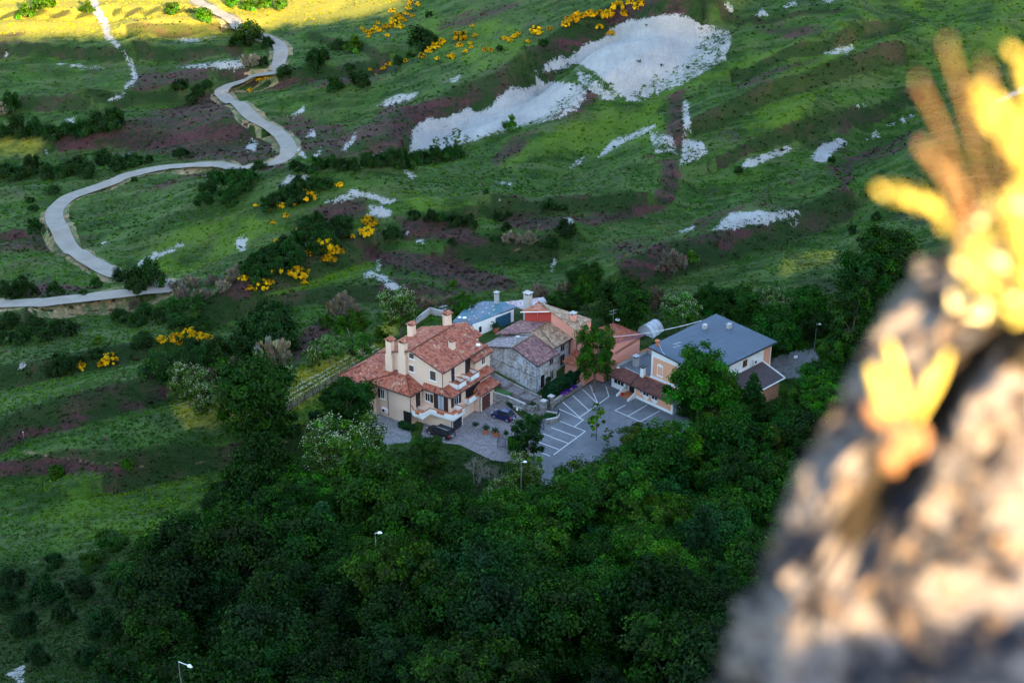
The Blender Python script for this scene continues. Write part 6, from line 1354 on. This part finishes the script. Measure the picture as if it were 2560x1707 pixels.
# ------------------------------------------------------------------ cars
def car(label, x, y, z, rot, L, W, H, col, estate=False):
    e = thing("car", label, "car", (x, y, z), rot)
    paint = NT("car_paint").bsdf(col, .22, spec=.4, **{"Coat Weight": .25, "Coat Roughness": .05})
    nose, hood = -L / 2, -L * .22
    def shell(secs, name, mat, par):
        m = MB(); n = len(secs)
        for i in range(n - 1):
            a, b = secs[i], secs[i + 1]
            for k in range(len(a)): j = (k + 1) % len(a); m.face([a[k], b[k], b[j], a[j]])
        m.face(secs[0]); m.face(secs[-1][::-1]); return m.build(name, mat, par, smooth_=False)
    def ring(xx, w, z0, z1, tw): return [(xx, -w, z0), (xx, -w * 1.0, (z0 + z1) * .5), (xx, -w * tw, z1), (xx, w * tw, z1), (xx, w, (z0 + z1) * .5), (xx, w, z0)]
    w = W / 2; b0 = .22; belt = H * .58
    shell([ring(nose, w * .72, b0 + .12, belt * .72, .9), ring(nose + .18, w * .9, b0, belt * .82, .9), ring(hood, w, b0, belt * .98, .9), ring(0, w, b0, belt, .93), ring(L * .32, w, b0, belt, .93), ring(L / 2 - .12, w * .94, b0, belt * .98, .9), ring(L / 2, w * .86, b0 + .12, belt * .8, .9)], "body", paint, e)
    rear = L / 2 - (.10 if estate else .22); top1 = L * (.40 if estate else .27)
    def gr(xx, wl, zz): return [(xx, -wl, zz), (xx, wl, zz)]
    lo = [(hood - .05, w * .86, belt - .06), (rear, w * .86, belt - .06)]; hi = [(hood + .62, w * .68, H), (top1, w * .68, H)]
    def cab(grow, z_lo, z_hi, name, mat):
        m = MB(); q = []
        for (x0, ww, zz) in (lo[0], lo[1]): q += [(x0, -ww - grow, z_lo), (x0, ww + grow, z_lo)]
        r = []
        for (x0, ww, zz) in (hi[0], hi[1]): r += [(x0, -ww - grow, z_hi), (x0, ww + grow, z_hi)]
        A, B, C, D = q[0], q[1], q[3], q[2]; E, F, G_, H_ = r[0], r[1], r[3], r[2]
        for f in ([A, B, F, E], [B, C, G_, F], [C, D, H_, G_], [D, A, E, H_], [E, F, G_, H_], [A, B, C, D]): m.face(f)
        return m.build(name, mat, e)
    cab(0, belt - .06, H - .02, "window", GLASSD)
    MB().prism([(hi[0][0] + .02, -w * .69), (hi[1][0] + .06, -w * .69), (hi[1][0] + .06, w * .69), (hi[0][0] + .02, w * .69)], H - .015, H + .035).build("roof", paint, e)
    pl = MB()
    for s_ in (-1, 1):
        for (x0, x1) in ((hood - .05, hi[0][0]), (0.12, .16), (rear, hi[1][0])): pl.tube((x0, s_ * w * .865, belt - .05), (x1, s_ * w * .685, H), .05, 5)
    pl.build("pillar", paint, e)
    for s_ in (-1, 1):
        for xx in (-L * .31, L * .30):
            wh = MB().tube((xx, s_ * (w - .2), .31), (xx, s_ * (w + .01), .31), .31, 16).build("wheel", mat_plain("tyre_rubber", (.02, .02, .022), .8), e)
            MB().tube((xx, s_ * (w + .0), .31), (xx, s_ * (w + .025), .31), .2, 12).build("rim", GALV, wh)
        MB().box(nose + .05, nose + .3, s_ * w * .62 - .16, s_ * w * .62 + .16, belt * .68, belt * .86).build("headlight", GLASSW, e)
        MB().box(L / 2 - .2, L / 2 - .03, s_ * w * .78 - .12, s_ * w * .78 + .12, belt * .72, belt * 1.02).build("taillight", mat_plain("red_lens", (.45, .02, .015), .3), e)
        MB().box(hood + .15, hood + .32, s_ * (w + .08) - .09, s_ * (w + .08) + .09, belt - .02, belt + .13).build("mirror", paint, e)
    MB().box(L / 2 - .06, L / 2 + .01, -.26, .26, .48, .6).build("number_plate", TRIM, e)
    if estate:
        for s_ in (-1, 1): MB().tube((hi[0][0] + .2, s_ * w * .6, H + .08), (hi[1][0] - .1, s_ * w * .6, H + .08), .025, 5).build("roof_rail", GALV, e)
    return e
car("dark blue hatchback parked in the middle of the cobbled driveway", -1.3, 188.75, .014, math.radians(-32), 3.75, 1.72, 1.5, (.010, .014, .065))
x, y = on_ray(1101, 1078, .6); car("black estate car with roof rails parked by the villa's basement", x, y, .014, math.radians(-36), 4.6, 1.8, 1.5, (.010, .010, .014), True)
# ------------------------------------------------------------------ grass and heather, rooted on the ground
def tufts(name, label, n, pick, size, hgt, colf, seed, blades=3):
    rng = np.random.default_rng(seed)
    i = rng.integers(40, nr - 20, n * 3); j = rng.integers(1, na - 2, n * 3); k = i * na + j
    keep = pick(k, rng); k = k[keep][:n]; m = len(k); a, b = rng.uniform(0, 1, m), rng.uniform(0, 1, m)
    P = np.column_stack([q[k] * (1 - a) * (1 - b) + q[k + 1] * a * (1 - b) + q[k + na] * (1 - a) * b + q[k + na + 1] * a * b for q in (gx, gy, gz)])
    P[:, 2] = np.minimum(P[:, 2], np.minimum.reduce([gz[k], gz[k + 1], gz[k + na], gz[k + na + 1]]) + .6 * np.abs(gz[k] - gz[k + na])) 
    col = colf(k, P, rng); V = []; 
    near = np.clip(np.hypot(P[:, 0], P[:, 1]) / 300, .42, 1.1); s = size * near * rng.uniform(.5, 1.4, m); h = hgt * near ** .5 * rng.uniform(.5, 1.5, m)
    for q in range(blades):
        f = rng.uniform(0, 2 * math.pi, m); dx, dy = np.cos(f) * s * .5, np.sin(f) * s * .5; ln = rng.normal(0, 1.0, (m, 2)) * h[:, None]
        V.append(np.stack((P + np.column_stack((-dx, -dy, np.full(m, -.08))), P + np.column_stack((dx, dy, np.full(m, -.08))), P + np.column_stack((ln[:, 0] + dx * .5, ln[:, 1] + dy * .5, h)), P + np.column_stack((ln[:, 0] - dx * .5, ln[:, 1] - dy * .5, h * .85))), 1))
    V = np.concatenate(V).reshape(-1, 3); cc = np.repeat(np.column_stack((np.tile(col, (blades, 1)), np.ones(m * blades))), 4, 0)
    tag(link(name, np_mesh(name, V, np.arange(len(V)).reshape(-1, 4), None, LEAF, {"Col": np.clip(cc, 0, 1)})), label, "grass", kind="stuff")
offroad = np.ones(len(gx), bool)
for w in ROADW:
    c_ = resample(w, 4.0)
    for s_ in range(0, len(c_), 12):
        q = c_[s_:s_ + 13]; m = (gx > q[:, 0].min() - 6) & (gx < q[:, 0].max() + 6) & (gy > q[:, 1].min() - 6) & (gy < q[:, 1].max() + 6)
        if m.any() and len(q) > 1: offroad[m] &= line_dist(gx[m], gy[m], q)[0] > 3.0
inv = (gx > -45) & (gx < 62) & (gy > 160) & (gy < 225)
for poly in (PARK, DRIVE, REST, VILLA, [sw(-8.5, -24), sw(-8.5, 3), sw(22, 7), sw(22, -14), sw(17, -24)]):
    offroad[inv] &= poly_sd(gx[inv], gy[inv], np.array(poly)) < -.6
offroad &= (ggr < .45) & (ger < .5) & (gu > -250) & (gu < 2800) & (gv > -160) & (gv < 1750)
wr_ = smooth(-30, 15, gx); patch = fbm((gx * .695 + gy * .719) / 22, (gy * .695 - gx * .719) / 4.2, 4, 71) * wr_ + fbm(gx / 26, gy / 5, 4, 74) * (1 - wr_); broad = fbm(gx / 28, gy / 28, 3, 72); fine_ = fbm(gx / 2.2, gy / 2.2, 2, 73)
def gcol_(k, P, rng):
    m = len(k); t_ = np.clip((patch[k] - .35) / .3, 0, 1)[:, None]
    c_ = np.array([.022, .056, .009]) * (1 - t_) + np.array([.050, .116, .015]) * t_
    b_ = np.clip((broad[k] - .48) / .15, 0, 1)[:, None]; c_ = c_ * (1 - .6 * b_) + np.array([.085, .112, .040]) * .6 * b_
    l_ = np.clip((gli[k] + (patch[k] - .5) * .8 - .4) / .2, 0, 1)[:, None]; c_ = c_ * (1 - l_) + np.array([.080, .150, .014]) * l_
    s_ = (np.clip((gst[k] - .42) / .2, 0, 1) * np.clip(.25 + (fine_[k] * .5 + patch[k] * .5 - .3) * 2.2, .2, 1))[:, None]; c_ = c_ * (1 - s_) + np.array([.34, .31, .03]) * s_
    k_ = np.clip((gshade[k] + (patch[k] - .5) * .6 - .42) / .2, 0, 1)[:, None]; c_ = c_ * (1 - .85 * k_) + np.array([.016, .038, .008]) * .85 * k_
    d_ = np.clip(gbk[k] * 1.5 - .35, 0, 1)[:, None]; c_ = c_ * (1 - .85 * d_) + np.array([.016, .036, .010]) * .85 * d_
    c_ = c_ * rng.lognormal(.22, .16, m)[:, None] * (1 + rng.normal(0, .1, (m, 3)))
    r_ = rng.uniform(size=m); pk = (r_ < .02) & (patch[k] < .5); c_[pk] = jit((.14, .05, .07), pk.sum(), rng)
    return c_
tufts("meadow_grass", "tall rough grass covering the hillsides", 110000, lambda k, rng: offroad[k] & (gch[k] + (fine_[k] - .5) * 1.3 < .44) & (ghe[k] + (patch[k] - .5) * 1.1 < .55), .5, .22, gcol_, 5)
def hcol_(k, P, rng):
    m = len(k); c_ = jit((.075, .024, .032), m, rng, .35, .15); r_ = rng.uniform(size=m)
    q = r_ < .42; c_[q] = jit((.028, .024, .018), q.sum(), rng, .3); q = r_ > .80; c_[q] = jit((.040, .062, .014), q.sum(), rng, .3); return c_
tufts("heather", "purple flowering ground cover on the banks and slopes", 42000, lambda k, rng: offroad[k] & (gch[k] < .45) & ((ghe[k] + (patch[k] - .5) * 1.1 > .53) | ((gbk[k] > .6) & (patch[k] > .52))), .5, .30, hcol_, 6)
def wcol_(k, P, rng): return jit((.024, .046, .012), len(k), rng, .3)
tufts("scrub", "dark low scrub dotted over banks, chalk edges and meadows", 3000, lambda k, rng: offroad[k] & (((gbk[k] > .55) & (patch[k] < .5)) | ((gch[k] > .40) & (gch[k] < .62) & (fine_[k] > .5)) | ((gch[k] > .6) & (rng.uniform(size=len(k)) < .03))), .6, .5, wcol_, 7, 4)

# ------------------------------------------------------------------ the rock beside the camera and its plants
def cpt(u, v, D): dx, dy, dz = rays(u, v); return np.array([float(dx) * D, float(dy) * D, CAM_H + float(dz) * D])
SIL = np.array([(735,2275),(775,2225),(850,2170),(900,2145),(1010,2098),(1130,2018),(1200,1985),(1330,1940),(1400,1915),(1520,1868),(1600,1815),(1707,1785),(1900,1700),(2300,1580),(2900,1450)], float)
nvr, nth = 230, 260
vs = np.concatenate((np.linspace(775, 1800, 190), np.linspace(1810, 2900, 40)))
us = np.interp(vs, SIL[:, 0], SIL[:, 1])
hw = np.interp(vs, [775, 850, 1000, 1400, 1800, 2900], [.13, .16, .20, .29, .36, .5])
ysh = np.interp(vs, [735, 950, 1150, 1350, 1540, 1620, 1750, 2900], [.06, .05, .00, -.05, -.08, .03, .08, .0])
th = np.linspace(0, 2 * math.pi, nth, endpoint=False)
L = np.array([cpt(u, v, 1.25) for u, v in zip(us, vs)])
TH, VV = np.meshgrid(th, vs); HW = np.repeat(hw[:, None], nth, 1)
sgp = lambda q, p_: np.sign(q) * np.abs(q) ** p_
PH = math.radians(14); cx_, cy_ = sgp(np.cos(TH), .42), sgp(np.sin(TH), .42); HY = HW * np.repeat(np.interp(vs, [775, 1000, 1150, 1350, 1650, 2900], [.70, .42, .18, .07, .25, .5])[:, None], nth, 1)
nx = cx_ * math.cos(PH) - cy_ * math.sin(PH); ny = cx_ * math.sin(PH) + cy_ * math.cos(PH); nl_ = np.hypot(nx, ny); nx, ny = nx / nl_, ny / nl_
ox = HW * cx_ * math.cos(PH) - HY * cy_ * math.sin(PH); oy = HW * cx_ * math.sin(PH) + HY * cy_ * math.cos(PH)
ex = L[:, [0]] + HW + ox; ey = L[:, [1]] + .06 + ysh[:, None] * np.clip(-ny + .3, 0, 1) + oy; ez = np.repeat(L[:, [2]], nth, 1)
pu_, pv_, _ = pix(ex, ey, ez)
lump = (fbm(TH * 3.4 + 7, VV / 150, 4, 80) - .5) * .022 + (vnoise(TH * 9, VV / 75, 86) - .5) * .014 + np.abs(fbm(TH * 8 + 3, VV / 60, 3, 81) - .5) * -.035 + (vnoise(TH * 22, VV / 26, 82) - .5) * .014
side = np.clip(1 - np.exp(-((nx + 1) / .05)), 0, 1)
gd_, _, _ = line_dist(pu_.ravel(), pv_.ravel(), px((2420,760),(2330,840),(2260,1010),(2180,1200),(2090,1330))); gd_ = gd_.reshape(pu_.shape)
gd3, _, _ = line_dist(pu_.ravel(), pv_.ravel(), px((2330,800),(2420,850),(2600,900))); soilv = np.maximum(np.exp(-(gd_ / 75) ** 2), np.exp(-(gd3.reshape(pu_.shape) / 100) ** 2)) * (ny < .3)
lump = lump - .085 * np.exp(-(gd_ / 62) ** 2) * (ny < .2)
gd2, _, _ = line_dist(pu_.ravel(), pv_.ravel(), px((2600,1090),(2480,1120),(2420,1200))); lump = lump - .05 * np.exp(-(gd2.reshape(pu_.shape) / 45) ** 2) * (ny < .2)
amp = .75 + .25 * side
ex = ex + nx * lump * amp; ey = ey + ny * lump * amp; ez = ez + (vnoise(TH * 9, VV / 70, 84) - .5) * .02
for _ in range(6):
    pu_, pv_, dp_ = pix(ex, ey, ez); m_u = pu_.min(1); r_i = pu_.argmin(1); tgt = np.interp(pv_[np.arange(nvr), r_i], SIL[:, 0], SIL[:, 1])
    sh = (tgt - m_u) * dp_[np.arange(nvr), r_i] / FPX; sh = np.convolve(np.pad(sh, 4, mode='edge'), np.ones(9) / 9, 'valid'); ex = ex + sh[:, None] * .8
RV = np.column_stack((ex.ravel(), ey.ravel(), ez.ravel())); ri = np.arange(nvr * nth).reshape(nvr, nth); rj = np.roll(ri, -1, 1)
rq = np.stack((ri[:-1], ri[1:], rj[1:], rj[:-1]), -1).reshape(-1, 4)
ct = RV[:nth].mean(0) + np.array([0, 0, .012]); cb = RV[-nth:].mean(0); RV = np.vstack((RV, ct, cb)); n_ = nvr * nth
rt = np.vstack((np.column_stack((ri[0], rj[0], np.full(nth, n_))), np.column_stack((rj[-1], ri[-1], np.full(nth, n_ + 1)))))
t = NT("lichened_rock"); p = t.pos(); n1 = t.noise(p, 17, 6, .65); n2 = t.noise(p, 42, 4, .7)
c = t.mix(t.step(n1, .44, .62), (.010, .011, .017), (.20, .175, .165)); c = t.mix(t.math('MULTIPLY', t.step(n2, .5, .66), .7), c, (.17, .11, .065)); c = t.mix(t.math('MULTIPLY', t.step(t.noise(p, 17, 4, .7), .55, .68), .75), c, (.075, .036, .015))
soil = t.attr('Soil').outputs[0]; sr_, _, _ = sep(t, soil); c = t.mix(t.step(t.math('ADD', sr_, t.math('MULTIPLY', t.math('SUBTRACT', n1, .5), .8)), .35, .6), c, (.020, .014, .007))
ROCKM = t.bsdf(c, .9, t.bump(n2, .9, .012), spec=.2)
tag(link("boulder", np_mesh("boulder", RV, rq, rt, ROCKM, {"Soil": np.column_stack((np.append(soilv.ravel(), (0, 0)),) * 3 + (np.ones(len(RV)),))}, smooth_=True)), "blurred grey lichened rock close to the camera, half in sunlight", "rock")
# unseen ledge added right of the camera to shade the rock's foot
lu = np.linspace(-1.3, 1.5, 90); m_ = (np.abs(pu_ - 2150) < 60) & (np.abs(pv_ - 1590) < 30); f_ = np.argmin(np.where(m_, dp_, 9).ravel()); ldp = np.array([ex.ravel()[f_], ey.ravel()[f_], ez.ravel()[f_]]); print('ledge', ldp); SQ3 = np.array([SQ[0], SQ[1]]); lc = ldp[:2] + SUN_H * 1.3
ltop = ldp[2] + 1.3 * math.tan(SUN_EL) + (fbm(lu * 9 + 4, lu * 0, 4, 95) - .5) * .075 + .02 * lu
LV = []
for u_, zt in zip(lu, ltop):
    for dp, zz in ((-.12, 102.0), (-.08, zt - .05), (0, zt), (.3, zt - .02), (.5, 102.0)): q_ = lc + SQ3 * u_ + SUN_H * dp; LV.append((q_[0], q_[1], zz))
li_ = np.arange(len(LV)).reshape(len(lu), 5); lq = np.stack((li_[:-1, :-1], li_[1:, :-1], li_[1:, 1:], li_[:-1, 1:]), -1).reshape(-1, 4)
tag(link("shade_ledge", np_mesh("shade_ledge", LV, lq, None, ROCKM, {"Soil": np.zeros((len(LV), 4))})), "unseen rocky edge added to shade the foot of the rock", "shade_ledge", kind="structure")
YEL = mat_plain("yellow_succulent", (.42, .33, .065), .6, .25, 30); GRN = mat_plain("green_succulent", (.10, .09, .012), .6, .3, 30); STEM = mat_plain("russet_stem", (.20, .095, .04), .7, .25, 30); BUFF = mat_plain("buff_seed_head", (.36, .26, .13), .8, .25, 30)
def spindle(m, P, Q, r, n=8, k=7):
    P, Q = Vector(P), Vector(Q); d = (Q - P); u = d.orthogonal().normalized(); w = d.normalized().cross(u); i0 = len(m.v)
    for a in range(k + 1):
        s_ = a / k; rr = r * math.sin(math.pi * (.06 + .88 * s_)) ** .7; c_ = P + d * s_
        for b in range(n): f = 2 * math.pi * b / n; m.v.append(tuple(c_ + (u * math.cos(f) + w * math.sin(f)) * rr))
    for a in range(k):
        for b in range(n): j = (b + 1) % n; m.f.append([i0 + a * n + b, i0 + a * n + j, i0 + (a + 1) * n + j, i0 + (a + 1) * n + b]); m.uv.append([(0, 0)] * 4)
    m.f.append([i0 + b for b in range(n)]); m.uv.append([(0, 0)] * n); m.f.append([i0 + k * n + b for b in range(n)][::-1]); m.uv.append([(0, 0)] * n)
def stem(par, o, p0, p1, D0, D1, r, rh, sm, hm, head=.45, bend=.02):
    A = cpt(*p0, D0) - o; B = cpt(*p1, D1) - o; m = MB(); pr = None; pts = []
    for i in range(9):
        s_ = i / 8; c_ = A * (1 - s_) + B * s_ + np.array([0, 0, bend * math.sin(math.pi * s_)]); pts.append(c_)
    for a, b in zip(pts[:-1], pts[1:]): m.tube((a[0], -a[1], a[2]), (b[0], -b[1], b[2]), r, 6)
    s = m.build("stem", sm, par)
    if rh:
        h = MB(); i0 = 8 * (1 - head); rg = np.random.default_rng(int(abs(p1[0] * 7 + p1[1])))
        for k in range(26):
            f = i0 + (8.4 - i0) * (k + .5) / 26; i_ = min(int(f), 7); c_ = pts[i_] + (pts[i_ + 1] - pts[i_]) * (f - i_); dv = rg.normal(0, 1, 3); dv /= np.linalg.norm(dv); ax_ = pts[8] - pts[0]; ax_ = ax_ / np.linalg.norm(ax_)
            q0 = c_ + dv * rh * .25; q1 = c_ + dv * rh * 1.25 + ax_ * rh * 1.1; spindle(h, q0, q1, rh * .45, 6, 5); h.build("seed_head", hm, s)
    return s
o1 = cpt(2470, 700, 1.2); e = thing("stonecrop_plant", "large blurred yellow stonecrop with tall stalks on top of the rock", "plant", tuple(o1))
for q in (((2440,700),(2305,225),1.18,.98,.0014,.0028,.62), ((2480,700),(2372,130),1.18,.95,.0014,.003,.65), ((2520,700),(2462,170),1.18,.98,.0012,.0026,.55), ((2420,690),(2300,370),1.15,1.0,.0018,.0034,.6), ((2450,640),(2335,420),1.15,1.05,.0018,.0036,.6)):
    stem(e, o1, q[0], q[1], q[2], q[3], q[4], q[5], STEM, BUFF, q[6])
for q in (((2450,690),(2232,492),1.2,1.1,.0035,.0066,.75), ((2600,470),(2462,262),1.2,1.1,.005,.0105,.8), ((2600,620),(2500,340),1.2,1.12,.005,.010,.8), ((2600,560),(2545,150),1.2,1.1,.003,.0065,.6), ((2560,800),(2530,560),1.2,1.15,.005,.0105,.8)):
    stem(e, o1, q[0], q[1], q[2], q[3], q[4], q[5], YEL, YEL, q[6])
rng = np.random.default_rng(21); m1b = MB(); m2b = MB(); m3b = MB()
for i in range(150):
    u, v = rng.uniform(2380, 2640), rng.uniform(480, 800)
    if v < 560 and u < 2450: continue
    D = rng.uniform(1.12, 1.3); P = cpt(u, v, D) - o1; d = rng.normal(0, 1, 3) + np.array([-.2, -.3, .9]); d /= np.linalg.norm(d)
    spindle((m1b, m1b, m2b, m3b)[rng.integers(0, 4)], P - d * .009, P + d * .009, rng.uniform(.002, .0038))
m1b.build("leaves", YEL, e); m2b.build("leaves", GRN, e); m3b.build("leaves", mat_plain("cream_highlights", (.74, .64, .36), .6, .2, 30), e)  # cream share of the leaves paints in near-white sun highlights
o2 = cpt(2260, 1080, 1.14); e = thing("stonecrop_plant", "small blurred yellow stonecrop with orange base in the rock's cleft", "plant", tuple(o2))
for (a, b, r_) in (((2235,1060),(2175,915),.007), ((2262,1040),(2222,855),.0055), ((2285,1050),(2372,880),.0062), ((2290,1060),(2330,930),.005)):
    m = MB(); spindle(m, cpt(*a, 1.16) - o2, cpt(*b, 1.13) - o2, r_); m.build("leaf", YEL, e)
for (a, b, r_) in (((2265,1150),(2240,1050),.009), ((2215,1060),(2165,1010),.008), ((2240,1180),(2215,1120),.009), ((2290,1140),(2300,1060),.009)):
    m = MB(); spindle(m, cpt(*a, 1.13) - o2, cpt(*b, 1.12) - o2, r_); m.build("withered_leaf", STEM, e)
